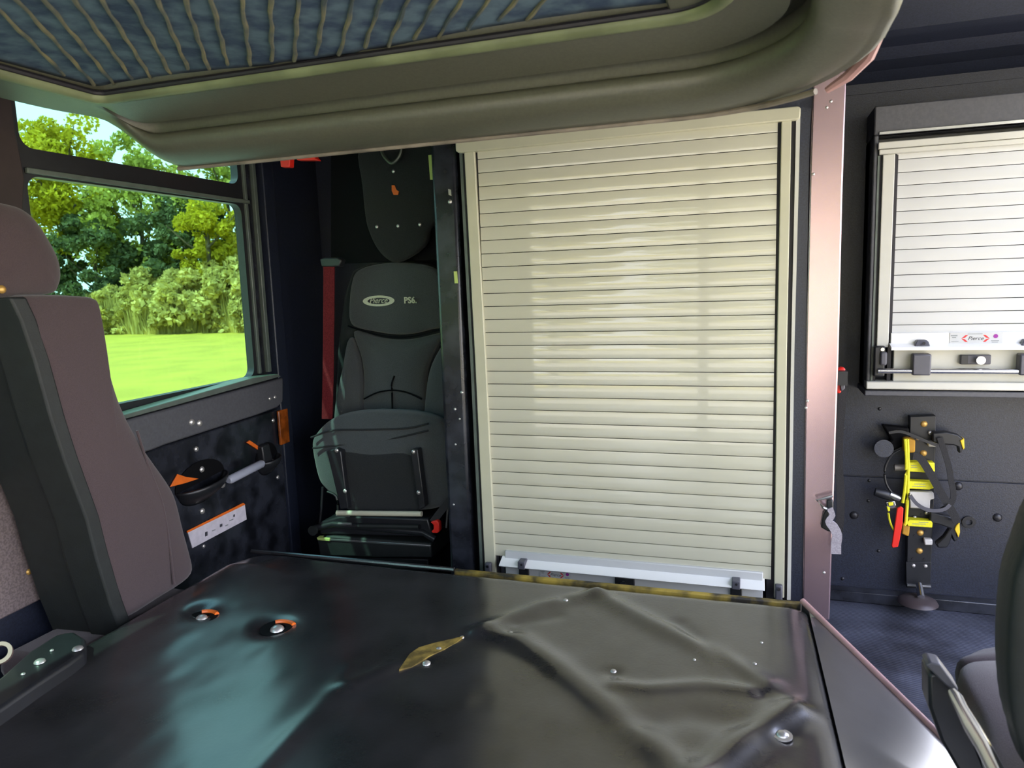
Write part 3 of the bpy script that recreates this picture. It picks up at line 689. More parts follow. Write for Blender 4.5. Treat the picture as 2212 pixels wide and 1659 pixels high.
for y in np.linspace(0.95, -0.35, 14): path.append((IX1, y, 1, 0, max(0.0, 0.65-(0.95-y)*2.2)))
b = MB(); n = len(prof); vs = []
for i, (x, y, nx_, ny_, f) in enumerate(path):
    f = f*f*(3-2*f)
    for i_, (d_, z) in enumerate(prof):
        d_ = d_*f + (1-f)*(-0.012 + 0.207*i_/(n-1))
        wfac = 1.0 if nx_ >= -0.01 else (1.0 - 0.25*abs(nx_))
        zz = z if z > 0.3405 else 0.345 + (z-0.345)*f
        vs.append((x+nx_*d_*wfac, y+ny_*d_*(1.0 + 0.0), zz))
fs = [(i*n+j, i*n+j+1, (i+1)*n+j+1, (i+1)*n+j) for i in range(len(path)-1) for j in range(n-1)]
b.add(vs, fs).build('fascia', console_m, oc, sharp=55)
# rim bead and lip edge
MB().tube([(x+nx_*0.004, y+ny_*0.004, 0.349) for x, y, nx_, ny_, f in path], 0.012, 10).build('rim_bead', rim_m, oc)
MB().tube([(x-nx_*0.007, y-ny_*0.007, 0.353) for x, y, nx_, ny_, f in path], 0.005, 8).build('edge_shadow', seal, oc)  # black tube stands in for the shadow line between fabric and rim
MB().tube([(x+0.176*nx_, y+ny_*0.176, 0.2505) for x, y, nx_, ny_, f in path if ny_ > 0.6 and x > -1.08], 0.0045, 8).build('lip_edge', mat('worn_lip', (0.20, 0.17, 0.14), 0.5, noise=0.3, nscale=15), oc)
MB().tube([(x+0.192*nx_*(1-0.25*abs(nx_)), y+ny_*0.192, 0.350+(0.285-0.350)*f) for x, y, nx_, ny_, f in path if nx_ > 0.25], 0.008, 8).build('edge_trim', mat('worn_cream_trim', (0.50, 0.36, 0.24), 0.45, noise=0.15, nscale=12), oc)
# worn fabric panel: sagging sheet with raised tan ribs
b = MB(); nu, nv = 60, 60; vs = []
PX0, PX1, PY0, PY1 = IX0+0.004, IX1-0.075, -0.33, IY1-0.004
def fz(x, y): return 0.362 + 0.004*math.sin(9*x+4*y) - 0.006*math.sin(math.pi*(x-PX0)/(PX1-PX0))*math.sin(math.pi*(y-PY0)/(PY1-PY0))
for j in range(nv+1):
    for i in range(nu+1):
        x = PX0+(PX1-PX0)*i/nu; y = PY0+(PY1-PY0)*j/nv + (0.006*math.sin(37*x)+0.004*math.sin(91*x) if j == nv else 0); vs.append((x, y, fz(x, y)))
b.add(vs, [(j*(nu+1)+i, (j+1)*(nu+1)+i, (j+1)*(nu+1)+i+1, j*(nu+1)+i+1) for j in range(nv) for i in range(nu)])
pn = b.build('fabric_panel', blue_fab, oc); s_ = pn.modifiers.new('solid', 'SOLIDIFY'); s_.thickness = 0.006; s_.offset = 1
dirv = Vector((-math.sin(math.radians(35.5)), math.cos(math.radians(35.5)), 0))
def rib_at(px): return P(px, 40, 'Z', 0.362)
for px in [15,72,128,190,245,305,360,415,468,528,585,640,694,750,806,862,918,972,1028,1085,1145]:
    c = rib_at(px); L0 = 1.4; pts = []
    for t in np.linspace(-L0, L0, 90):
        q = c + dirv*t
        if PX0+0.01 < q.x < PX1-0.01 and PY0+0.01 < q.y < PY1-0.004: pts.append((q.x+0.0015*math.sin(t*60+px), q.y, fz(q.x, q.y)-0.0005))
    if len(pts) > 3: MB().tube(pts, [0.0022+0.0014*abs(math.sin(i*0.7+px)) for i in range(len(pts))], 6).build('rib', stripe_m, oc)
box('end_plate', console_m, oc, PX1-0.002, IX1+0.005, -0.33, IY1-0.005, 0.352, 0.366, 0.004)
MB().tube([(0.098, 1.205, 0.262), (0.125, 1.19, 0.275), (0.148, 1.16, 0.292), (0.158, 1.11, 0.31)], [0.005,0.008,0.008,0.004], 8).build('corner_bumper', piping_m, oc)

# ------------------------------------------------------------------ jump seat in the alcove
YS = 2.02
js = tag(empty('jump_seat', (-1.13, YS+0.15, ZF)), 'charcoal fabric folding seat with tipped up cushion in the dark alcove', 'seat')
def padpx(name, m, parent, pts, ax, val, depth, bulge, k=3, edge=0.93, sub=1):
    d = {'X': (-depth, 0, 0), 'Y': (0, depth, 0), 'Z': (0, 0, -depth)}[ax]
    return MB().pad(smooth_pts(pl(pts, ax, val), k), d, bulge, edge).build(name, m, parent, sub=sub, sharp=180)
YSB = 2.16   # face of the backrest
shape('back_shell', fabric_d, js, [(742,640),(760,585),(800,568),(900,568),(955,590),(985,640),(990,900),(975,1100),(735,1100),(722,900),(728,760)], 'Y', YSB+0.03, 0.10, 0.01)
padpx('upper_backrest', fabric, js, [(756,610),(766,586),(800,572),(860,566),(915,572),(944,586),(960,620),(968,700),(930,712),(890,722),(850,724),(800,716),(754,702),(751,650)], 'Y', YSB, 0.06, 0.014)
padpx('lumbar_pad', fabric, js, [(756,712),(800,726),(850,734),(900,731),(960,716),(950,740),(925,780),(914,840),(912,920),(785,920),(784,840),(778,770)], 'Y', YSB+0.004, 0.06, 0.014, k=2)
padpx('side_bolster', fabric, js, [(752,722),(772,770),(780,840),(781,940),(722,940),(724,860),(740,790)], 'Y', YSB-0.004, 0.07, 0.014, k=2)
padpx('side_bolster', fabric, js, [(966,728),(985,730),(992,800),(988,940),(917,940),(918,850),(930,785)], 'Y', YSB-0.004, 0.07, 0.014, k=2)
# pinched seams of the lumbar pad
for pts in ([(852,812),(846,830),(847,850),(848,905)], [(786,862),(815,848),(848,843),(880,848),(911,862)]):
    MB().tube(smooth_pts(pl(pts, 'Y', YSB-0.012), 4, False), 0.0028, 6).build('seam', alcove, js)
MB().tube(smooth_pts(pl([(752,704),(800,719),(850,728),(900,725),(964,708)], 'Y', YSB-0.004), 4, False), 0.003, 6).build('seam', alcove, js)
# embroidered oval and letters
c = P(818,650,'Y',YSB-0.016); rx, rz = 0.0575, 0.0175
ov = []; 
b = MB(); n = 32; vs = []
for (ra, rb, yy) in ((1,1,0),(1,1,-.0015),(.70,.60,-.0015),(.70,.60,0)):
    vs += [(c[0]+rx*ra*math.cos(2*math.pi*j/n), c[1]+yy, c[2]+rz*rb*math.sin(2*math.pi*j/n)) for j in range(n)]
b.add(vs, [(k_*n+j, k_*n+(j+1) % n, ((k_+1) % 4)*n+(j+1) % n, ((k_+1) % 4)*n+j) for k_ in range(4) for j in range(n)])
lab(b.build('oval_badge', thread, js, smooth=False), 'cream embroidered oval ring')
text('Pierce', 'lettering', thread, js, (c[0]-0.001, YSB-0.018, c[2]+0.001), (1,0,0), (0,0,1), 0.026, 0.001, 0.4)
c = P(886,649,'Y',YSB-0.016)
text('PS6.', 'lettering', thread, js, (c[0]+0.002, YSB-0.018, c[2]), (1,0,0), (0,0,1), 0.027, 0.0014, bold=0.03)
# head bolster / air pack plate above
padpx('head_bolster', fabric_d, js, [(775,300),(945,295),(950,380),(945,470),(924,496),(922,522),(898,548),(858,568),(832,560),(810,535),(796,505),(786,470),(778,380)], 'Y', YSB-0.02, 0.05, 0.010, k=2)
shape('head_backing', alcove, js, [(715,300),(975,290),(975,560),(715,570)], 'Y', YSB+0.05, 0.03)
for px, py in [(814,490),(860,488),(907,485)]: bolt(px, py, 'Y', YSB-0.030, 0.006, boltm, js, 'screw')
bolt(850,370,'Y',YSB-0.030,0.006,boltm,js,'screw')
shape('red_tab', orange, js, [(846,400),(852,400),(856,410),(861,413),(860,421),(850,421),(846,412)], 'Y', YSB-0.033, 0.003)
bl = MB().tube(smooth_pts(pl([(822,285),(824,322),(832,340),(846,352),(860,342),(868,322),(868,285)], 'Y', YSB-0.045), 4, False), 0.006, 8).build('bail_hook', mat('grey_olive_metal', (0.09,0.10,0.08), 0.4, metal=0.5), js)
# flipped-up cushion
padpx('seat_cushion', fabric, js, [(668,960),(676,938),(705,908),(745,893),(800,888),(880,891),(930,903),(962,925),(978,975),(976,1060),(962,1095),(900,1108),(760,1108),(738,1096),(700,1060),(684,1040),(674,1000)], 'Y', YS, 0.13, 0.022, k=2)
padpx('cushion_base', fabric_d, js, [(725,975),(800,985),(893,980),(905,1060),(912,1108),(745,1104),(735,1040)], 'Y', YS-0.026, 0.05, 0.006, k=2, edge=0.97)
for pts in ([(672,945),(720,930),(800,928),(880,925),(925,915)], [(676,968),(730,962),(800,956),(860,945),(925,930)]):
    MB().tube(smooth_pts(pl(pts, 'Y', YS-0.016), 4, False), 0.0035, 6).build('fold_seam', fabric_d, js)
for pts in ([(706,975),(722,970),(736,975),(752,1098),(735,1100)], [(886,972),(902,970),(918,1095),(905,1102)]):
    shape('hinge_arm', plastic, js, pts, 'Y', YS-0.050, 0.03, 0.003)
for px, py in [(727,973),(745,1061),(893,976),(904,1064)]: bolt(px, py, 'Y', YS-0.051, 0.007, boltm, js)
# pivot bar, mechanism and base
MB().tube([P(728,1108,'Y',YS-0.06), P(911,1110,'Y',YS-0.06)], 0.0085, 10).build('pivot_bar', rail_m, js)
shape('mechanism_plate', plastic, js, [(690,1128),(735,1115),(925,1120),(935,1160),(690,1155)], 'Y', YS-0.03, 0.10, 0.006)
MB().tube([P(775,1136,'Y',YS-0.045), P(905,1138,'Y',YS-0.045)], 0.008, 8).build('cross_tube', shell_m, js)
for px, py in [(727,1113),(731,1131)]: MB().tube([P(px,py,'Y',YS-0.05), P(px+28,py+1,'Y',YS-0.05)], 0.0045, 8).build('spring_pin', alu, js)
MB().tube([P(673,1143,'Y',YS-0.03), P(720,1132,'Y',YS-0.03), P(915,1150,'Y',YS-0.03), P(940,1165,'Y',YS-0.03)], 0.011, 10).build('slide_tube', plastic, js)
MB().disc(P(678,1145,'Y',YS-0.045),(0,-1,0),0.016,0.01).build('pivot_cap', shell_m, js)
for pts in ([(697,1052),(694,1100),(690,1140)], [(707,1062),(726,1072),(730,1100),(728,1128)]):
    MB().tube(smooth_pts(pl(pts, 'Y', YS-0.01), 3, False), 0.004, 6).build('cable', plastic, js)
shape('base_box', shell_m, js, [(684,1162),(716,1158),(930,1174),(933,1206),(690,1202)], 'Y', YS-0.04, 0.20, 0.006)
shape('base_edge', alu, js, [(712,1164),(930,1178),(930,1182),(712,1168)], 'Y', YS-0.043, 0.01, 0.001)
shape('base_corner', lime, js, [(684,1161),(712,1163),(712,1169),(686,1167)], 'Y', YS-0.045, 0.02, 0.001)
shape('base_foot', plastic, js, [(694,1200),(925,1208),(930,1330),(694,1330)], 'Y', YS+0.02, 0.10, 0.004)
# buckle
bu = tag(shape('belt_buckle', red, None, [(929,1128),(943,1124),(948,1130),(949,1148),(945,1152),(934,1152),(931,1148),(936,1144),(936,1134)], 'Y', YS-0.075, 0.02, 0.003),
         'red seat belt buckle at the right foot of the folding seat', 'buckle')
MB().strap(pl([(935,1128),(950,1108),(972,1080),(990,1058)], 'Y', YS-0.06), 0.022, None, 0.0025).build('buckle_strap', web, bu)
MB().tube([P(968,1085,'Y',YS-0.05), P(964,1140,'Y',YS-0.05)], 0.003, 6).build('buckle_cable', alu, bu)
# red belt on the left of the seat
rb = tag(MB().strap(pl([(711,574),(710,700),(709,800),(707,905)], 'Y', YS+0.06), 0.040, (1,0,0), 0.0018).build('seat_belt', red_belt, None),
         'dark red seat belt hanging straight down left of the folding seat', 'belt')
shape('belt_guide', plastic, rb, [(690,560),(700,556),(728,556),(738,562),(732,576),(694,576)], 'Y', YS+0.04, 0.03, 0.004)
rh = tag(shape('release_handle', red, None, [(604,321),(676,321),(678,338),(686,346),(640,346),(640,341),(626,341),(625,361),(606,361),(604,340)], 'Y', 1.95, 0.025, 0.003),
         'bright red L-shaped handle hanging at the top beside the left window', 'handle')
shape('handle_mount', plastic, rh, [(600,250),(690,250),(690,322),(600,322)], 'Y', 1.955, 0.05, 0.004)
tag(shape('reflective_strip', lime, None, [(925,335),(934,334),(937,388),(929,388)], 'Y', YSB-0.09, 0.004),
    'short upright lime reflective strip near the top right of the seat alcove', 'sticker')
# ------------------------------------------------------------------ left front seat, its back towards us
ls = tag(empty('crew_seat', (-1.40, 1.2, ZF)), 'high backed brown fabric seat with dark back shell in front of the left window', 'seat')
XS = -1.30
bo = [(262,1348),(245,1300),(215,1200),(195,1120),(147,990),(118,900),(85,780),(55,690),(32,640),(100,634),(200,638),(215,652),(222,700),(230,770),(255,860),(285,925),(322,985),(365,1045),(385,1085),(400,1150),(418,1215),(415,1252),(340,1300)]
MB().pad(smooth_pts(pl(bo, 'X', XS), 2), (-0.19, 0, 0), 0.010, 0.95).build('backrest', brown_fab, ls, sub=1, sharp=180)
MB().tube(smooth_pts(pl([(296,930),(318,1000),(348,1080),(362,1150),(376,1262)], 'X', XS+0.006), 4, False), 0.003, 6).build('side_seam', brown_fab, ls)
# shell: follows the back of the cushion, seen from behind
bk = [P(x, y, 'X', XS) for x, y in [(275,1380),(245,1300),(215,1200),(195,1120),(147,990),(118,900),(85,780),(55,690),(32,642)]]
b = MB(); wds = [0.0, -0.075, -0.083, -0.19]; offs = [-0.012, -0.024, -0.016, -0.024]
vs = []
for p in bk:
    for w_, o_ in zip(wds, offs): vs.append((p.x+w_+0.004, p.y+o_, p.z))
    vs.append((p.x-0.19, p.y+0.02, p.z)); vs.append((p.x+0.004, p.y+0.02, p.z))
n = 6; fs = [(i*n+j, i*n+(j+1) % n, (i+1)*n+(j+1) % n, (i+1)*n+j) for i in range(len(bk)-1) for j in range(n)]
fs += [tuple(range(n)), tuple(range((len(bk)-1)*n, len(bk)*n))]
b.add(vs, fs).build('back_shell', shell_m, ls, bevel=0.004)
MB().pad(smooth_pts(pl([(-30,440),(20,438),(58,452),(86,480),(110,518),(131,560),(137,596),(131,622),(118,636),(50,640),(-40,642),(-50,540)], 'X', XS-0.03), 3), (-0.13, 0, 0), 0.016, 0.92).build('headrest', brown_fab, ls, sub=1, sharp=180)
bolt(4, 625, 'X', XS-0.02, 0.008, brass, ls, 'headrest_knob')
box('seat_cushion', brown_fab, ls, XS-0.20, XS-0.012, 1.02, 1.42, ZT-0.10, ZT-0.03, 0.03)
box('seat_pedestal', plastic, ls, XS-0.17, XS-0.03, 1.06, 1.38, ZF+0.003, ZT-0.10, 0.01)
# anchor bar with bolts at the foot of this seat
ab = tag(shape('anchor_bar', plastic, None, [(-120,1545),(0,1462),(60,1408),(120,1370),(160,1362),(185,1378),(184,1405),(150,1430),(80,1475),(0,1530),(-120,1610)], 'Z', ZT+0.045, 0.05, 0.008, 3),
         'black belt anchor bar with shiny bolts at the foot of the left seat', 'bracket')
for px, py, r in [(86,1430,.010),(168,1402,.010),(112,1405,.004),(50,1456,.004)]: bolt(px, py, 'Z', ZT+0.046, r, boltm, ab)
p = P(2,1412,'Z',ZT+0.06)
tag(MB().disc(p, (0.5,-0.6,0.6), 0.020, 0.008, hole=0.013).build('metal_ring', mat('copper_ring', (0.38,0.25,0.23), 0.45, metal=0.7), None),
    'small coppery ring at the left edge above the anchor bar', 'ring')

# ------------------------------------------------------------------ right front seat
rsz = -0.58
rs_ = tag(empty('crew_seat', (0.5, 1.1, ZF)), 'purple grey cushioned seat with dark back shell in the bottom right corner', 'seat')
fr = smooth_pts([(0.288,0.80,rsz-.02),(0.288,1.0,rsz),(0.286,1.13,rsz),(0.30,1.19,rsz-.005),(0.345,1.225,rsz-.01),(0.45,1.235,rsz-.01),(0.72,1.235,rsz-.01),(0.76,1.15,rsz-.01),(0.76,0.80,rsz-.01)], 2)
MB().pad(fr, (0,0,-0.12), 0.012, 0.9).build('seat_cushion', brown_fab, rs_, sub=1, sharp=180)
fr = smooth_pts([(0.325,1.23,rsz-.03),(0.33,1.27,rsz-.03),(0.36,1.30,rsz-.03),(0.44,1.315,rsz-.03),(0.72,1.315,rsz-.03),(0.74,1.23,rsz-.03)], 2)
MB().pad(fr, (0,0,-0.10), 0.012, 0.9).build('front_roll', brown_fab, rs_, sub=1, sharp=180)
sh = [(x_+18, y_) for x_, y_ in [(2300,1010),(2225,1105),(2212,1132),(2185,1210),(2168,1268),(2158,1400),(2160,1480),(2168,1560),(2188,1625),(2212,1675),(2400,1700),(2600,1500),(2600,1000)]]
MB().pad(smooth_pts(pl(sh, 'Y', 0.90), 2), (0, 0.09, 0), 0.012, 0.96).build('back_shell', shell_m, rs_, sub=1, sharp=180)
box('seat_pedestal', plastic, rs_, 0.36, 0.70, 0.90, 1.22, ZF+0.003, rsz-0.11, 0.02)
# side housing, grey cap, lever
hs = [(x_+8, y_+22) for x_, y_ in [(1998,1436),(2012,1432),(2040,1448),(2072,1492),(2060,1500),(2090,1560),(2130,1659),(2160,1760),(2110,1760),(2060,1640),(2025,1580),(1999,1505)]]
MB().prism(pl(hs, 'Y', 1.06), (0, 0.05, 0)).build('side_housing', plastic, rs_, bevel=0.01)
shape('side_cap', grey_plastic, rs_, [(1999,1437),(2010,1431),(2032,1436),(2071,1488),(2069,1494),(2058,1492),(2040,1478)], 'Y', 1.05, 0.03, 0.004)
lv = [P(2057,1494,'Y',1.04), P(2066,1508,'Y',1.03), P(2078,1532,'Y',1.0), P(2100,1572,'Y',0.95), P(2128,1618,'Y',0.90), P(2160,1680,'Y',0.84)]
lab(MB().tube(lv, [0.006,0.0085,0.008,0.0095,0.009,0.009], 12).build('adjust_lever', steel, rs_), 'bright metal adjusting lever')

# ------------------------------------------------------------------ belt hanging behind the bright post
hb = tag(MB().strap(smooth_pts(pl([(1820,826),(1818,880),(1813,940),(1812,1000),(1815,1050),(1816,1100),(1812,1150)], 'Y', YC+0.07), 3, False), 0.018, None, 0.002).build('seat_belt', web, None),
         'black seat belt hanging behind the bright post, red buckle above', 'belt')
box('belt_anchor', plastic, hb, 0.175, 0.215, YC+0.038, YC+0.075, P(1812,830,'Y',YC+.06)[2], P(1812,800,'Y',YC+.06)[2])
shape('buckle', red, hb, [(1806,798),(1818,794),(1827,796),(1826,806),(1821,822),(1817,850),(1806,850)], 'Y', YC+0.06, 0.025, 0.004)
shape('buckle_button', grey_plastic, hb, [(1814,829),(1825,828),(1825,840),(1817,846)], 'Y', YC+0.055, 0.02, 0.002)
hk = tag(MB().tube(pl([(1799,1071),(1785,1075),(1764,1080),(1778,1096),(1786,1100)], 'Y', YC-0.02), 0.0035, 8).build('metal_hook', alu, None),
         'bent metal hook screwed to the lower part of the bright post', 'hook')
shape('hook_clip', plastic, hk, [(1786,1080),(1800,1080),(1801,1100),(1792,1108),(1796,1150),(1788,1148),(1773,1140),(1778,1112),(1786,1098)], 'Y', YC-0.015, 0.012, 0.003)
MB().strap(smooth_pts(pl([(1792,1098),(1798,1112),(1790,1126),(1800,1138),(1808,1155),(1806,1175),(1806,1196)], 'Y', YC-0.028), 3, False), [.012,.014,.012,.013,.013,.014,.016,.018,.020,.021,.021,.022,.022,.022,.022,.022,.022,.022,.022][:19], None, 0.0025).build('strap_tail', web_g, hk)

# ------------------------------------------------------------------ air bottle bracket on the recess wall
YW = 2.36
br = tag(empty('air_bottle_bracket', (0.36, YW, -0.75)), 'black drilled bracket with yellow clips and loose straps on the recess wall', 'bracket')
mp_ = shape('mounting_plate', plastic, br, [(1966,900),(2022,898),(2020,1040),(2014,1160),(2010,1255),(2012,1272),(1958,1270),(1960,1160),(1963,1040)], 'Y', YW, 0.03, 0.002)
shape('plate_step', plastic, br, [(1957,1214),(2012,1214),(2010,1262),(1958,1262)], 'Y', YW-0.004, 0.01, 0.001)
shape('foot_edge', alu, br, [(1960,1262),(2011,1265),(2011,1269),(1960,1266)], 'Y', YW-0.008, 0.01)
for px, py in [(1996,916),(1995,979),(1988,1151),(1986,1190)]: bolt(px, py, 'Y', YW, 0.0095, brass, br)
for px, py in [(2009,935),(1983,947),(2002,1108),(1976,1118),(1973,1222),(1999,1223)]: bolt(px, py, 'Y', YW-0.004, 0.006, boltm, br, 'screw')
for px, py in [(1990,1112),(2000,1147),(1976,1157),(1972,1207),(1997,1208),(1998,1234),(1978,1044)]:
    MB().disc(P(px,py,'Y',YW-.001), (0,-1,0), 0.0035, 0.001).build('drilled_hole', seal, br)
shape('ochre_pad', ochre, br, [(1951,947),(1962,946),(1978,951),(1977,978),(1965,979),(1952,976)], 'Y', YW-0.03, 0.03, 0.004)
shape('ochre_pad', ochre, br, [(1950,1132),(1966,1136),(1965,1150),(1963,1160),(1948,1154)], 'Y', YW-0.03, 0.03, 0.004)
for pts in ([(1955,948),(1958,1000),(1955,1050),(1950,1086)], [(1960,948),(1962,1010),(1960,1080),(1957,1125),(1954,1134)]):
    MB().tube(smooth_pts(pl(pts, 'Y', YW-0.045), 4, False), 0.0045, 8).build('guard_strip', yellow, br)
def clip(pts, marks):
    o = shape('yellow_clip', yellow, br, pts, 'Y', YW-0.035, 0.03, 0.002)
    for (x, y, w) in marks:
        shape('fine_print', ink_g, o, [(x, y), (x+w, y+.6), (x+w, y+1.8), (x, y+1.2)], 'Y', YW-0.0355, 0.001)
clip([(1963,999),(1986,998),(2019,1000),(2020,1019),(1996,1021),(1963,1019)], [(1968,1005,12),(1968,1009,14)])
clip([(1962,1039),(2013,1042),(2017,1050),(2017,1055),(2008,1058),(1962,1056)], [(1975,1045,24),(1970,1050,30)])
clip([(1957,1130),(1964,1123),(2012,1126),(2015,1130),(2014,1140),(1962,1137)], [(1970,1131,30),(1985,1128,20)])
shape('buckle_plate', white_p, br, [(1964,1062),(2017,1064),(2019,1078),(2010,1080),(2009,1100),(1966,1098)], 'Y', YW-0.03, 0.02, 0.003)
shape('tether_block', white_p, br, [(2004,953),(2022,954),(2026,960),(2022,966),(2006,965)], 'Y', YW-0.02, 0.02, 0.003)
tb = shape('tether_block', white_p, br, [(1996,1165),(2015,1166),(2015,1178),(1998,1178)], 'Y', YW-0.02, 0.02, 0.003)
shape('hook_arm', plastic, br, [(2015,935),(2045,933),(2070,939),(2083,950),(2082,962),(2078,978),(2072,980),(2070,966),(2060,962),(2030,960),(2015,955)], 'Y', YW-0.03, 0.025, 0.005)
shape('hook_tip', mat('yellow_tip', (0.85,0.58,0.03), 0.5), br, [(2074,952),(2083,947),(2084,968),(2081,972)], 'Y', YW-0.034, 0.03, 0.002)
shape('hook_arm', plastic, br, [(2010,1105),(2065,1120),(2072,1130),(2068,1150),(2069,1168),(2062,1172),(2056,1160),(2052,1175),(2046,1184),(2026,1184),(2022,1175),(2040,1160),(2052,1142),(2030,1134),(2008,1130)], 'Y', YW-0.03, 0.025, 0.005)
shape('hook_tip', MATS['yellow_tip'], br, [(2066,1135),(2073,1129),(2074,1150),(2071,1162),(2062,1144)], 'Y', YW-0.034, 0.03, 0.002)
st_w = lambda pts, w, nm='strap', m_=web, yo=0.05: MB().strap(smooth_pts(pl(pts, 'Y', YW-yo), 3, False), w, None, 0.0018).build(nm, m_, br)
st_w([(1972,985),(1988,990),(2008,1020),(2030,1060),(2048,1090),(2062,1115),(2068,1130)], 0.021)
st_w([(2030,945),(2040,975),(2050,1010),(2055,1040),(2060,1070),(2052,1090),(2034,1102)], 0.015, yo=0.04)
lab(st_w([(1966,1070),(1980,1088),(2000,1100),(2020,1103),(2040,1100),(2052,1090)], 0.010, 'loose_strap', grey_plastic, 0.058), 'pale grey loose strap end')
st_w([(1920,935),(1945,932),(1975,942),(2005,955),(2024,962)], 0.008, 'cord', plastic, 0.035)
lab(shape('pull_tab', red, br, [(1938,1098),(1946,1094),(1952,1098),(1950,1130),(1944,1165),(1940,1182),(1928,1184),(1926,1179),(1932,1140)], 'Y', YW-0.05, 0.006, 0.002), 'red pull tab')
MB().tube(smooth_pts(pl([(1919,1108),(1922,1125),(1928,1140),(1934,1148)], 'Y', YW-0.04), 4, False), 0.003, 6).build('cord', yellow, br)
MB().tube(smooth_pts(pl([(1945,972),(1925,985),(1912,1010),(1913,1040),(1925,1062),(1940,1075)], 'Y', YW-0.02), 4, False), 0.0035, 8).build('hose', plastic, br)
MB().tube(pl([(1890,1062),(1912,1068),(1925,1072)], 'Y', YW-0.03), [0.012,0.015,0.012], 12).build('hose_end', plastic, br)
MB().tube(pl([(1922,1068),(1944,1077)], 'Y', YW-0.035), 0.009, 10).build('hose_ferrule', alu, br)
shape('snap_hook', steel, br, [(1912,1084),(1934,1082),(1938,1098),(1926,1100),(1914,1094)], 'Y', YW-0.04, 0.01, 0.003)
shape('snap_hook', yellow, br, [(1918,1086),(1930,1085),(1930,1092),(1920,1094)], 'Y', YW-0.044, 0.01, 0.002)
shape('snap_hook', yellow, br, [(1915,1094),(1922,1096),(1923,1104),(1918,1106)], 'Y', YW-0.042, 0.01, 0.002)
MB().tube(pl([(1932,1010),(1955,1010)], 'Y', YW-0.02), 0.010, 10).build('valve_stub', mat('dull_metal', (0.22,0.20,0.18), 0.5, metal=0.4), br)
MB().disc(P(1908,968,'Y',YW-0.02), (0,-1,0.1), 0.026, 0.012).build('round_cap', paint, br)
shape('clamp_arm', alcove, br, [(1905,918),(1965,925),(1965,950),(1950,965),(1930,975),(1905,990),(1902,975),(1925,950)], 'Y', YW-0.01, 0.03, 0.006)
MB().tube([P(1985,1262,'Y',YW-0.02), P(1990,1290,'Y',YW-0.06)], [0.009,0.010], 10).build('foot_stud', steel, br)
fp = P(1996,1298,'Y',YW-0.10)
MB().dome((fp[0]-0.005, YW-0.045, ZF+0.036), (0,0,1), 0.055, 0.018, 20, 4).build('foot_pad', mat('brown_rubber', (0.06,0.045,0.045), 0.4), br)

# ------------------------------------------------------------------ outside: lawn, weeds, trees
ZG = -2.0
def ground(name, m, x0, x1, y0, y1, lbl=None):
    return MB().box(x0, x1, y0, y1, ZG-0.2, ZG).build(name, m, None, smooth=False)
lawn = mat('mown_lawn', (0.40, 0.32, 0.025), 0.95, noise=0.12, nscale=0.6, detail=10)
struct(ground('ground', lawn, -150, 150, -150, 150))
gravel = mat('added_pale_gravel', (0.40, 0.36, 0.29), 0.95, noise=0.2, nscale=8, detail=10)  # for ground added out of view, to reflect warm light into the cab
tag(MB().box(-8, 22, -30, 12, ZG, ZG+0.01).build('added_gravel_yard', gravel, None, smooth=False), 'pale unseen gravel yard under the truck, added for its warm reflection', 'yard')

def leaf_cloud(n, rx, ry, rz, size, nclump, seed, lowz=0.0, shape_pow=1.0):
    r = np.random.RandomState(seed)
    cl = r.normal(size=(nclump, 3)); cl /= np.linalg.norm(cl, axis=1)[:, None]; cl *= r.uniform(0.25, 1.0, (nclump, 1))**0.6
    cl *= np.array([rx, ry, rz]); cr_ = r.uniform(0.10, 0.24, nclump)*max(rx, rz)
    k = r.randint(0, nclump, n); d = r.normal(size=(n, 3)); d /= np.linalg.norm(d, axis=1)[:, None]
    c = cl[k] + d*(cr_[k]*r.uniform(0.3, 1, n)**0.5)[:, None]*np.array([1, 1, 0.8])
    a = r.normal(size=(n, 3)); a /= np.linalg.norm(a, axis=1)[:, None]; b_ = np.cross(a, r.normal(size=(n, 3))); b_ /= np.linalg.norm(b_, axis=1)[:, None]
    s_ = size*r.uniform(0.6, 1.4, (n, 1)); a = a*s_; b_ = b_*s_*0.6
    v = np.stack([c-a, c+b_, c+a, c-b_], 1).reshape(-1, 3)
    return v, np.arange(4*n).reshape(-1, 4)
def cloud_mesh(name, v, f, m):
    me = bpy.data.meshes.new(name); me.vertices.add(len(v)); me.vertices.foreach_set('co', v.ravel().astype('f'))
    me.loops.add(f.size); me.loops.foreach_set('vertex_index', f.ravel().astype('i'))
    me.polygons.add(len(f)); me.polygons.foreach_set('loop_start', np.arange(len(f))*f.shape[1]); me.update(calc_edges=True)
    me.materials.append(m); return me
TREES = {}
def tree_mesh(kind):
    if kind not in TREES:
        m, n, rx, rz, cl, sz = {'tall': (leaf_g, 11000, 3.0, 4.4, 90, .125), 'dark': (leaf_d, 16000, 3.4, 3.4, 80, .13), 'young': (leaf_y, 9000, 1.6, 2.7, 45, .10), 'yellow': (leaf_y, 14000, 2.6, 3.6, 80, .12)}[kind]
        v, f = leaf_cloud(n, rx, rx, rz, sz, cl, len(kind)*13+3)
        tb_ = MB(); tb_.tube([(0,0,0),(0.1,0,2.0),(0.0,0.1,4.0),(0.15,0,6.5)], [0.22,0.17,0.12,0.05], 8)
        for i in range(7):
            a = i*2.4; z0 = 2.4+i*0.55; tb_.tube([(0,0,z0),(math.cos(a)*1.0,math.sin(a)*1.0,z0+0.9),(math.cos(a)*1.9,math.sin(a)*1.9,z0+2.0)], [0.07,0.05,0.02], 5)
        TREES[kind] = (cloud_mesh('foliage', v, f, m), tb_, rz)
    return TREES[kind]
TRUNK = {}
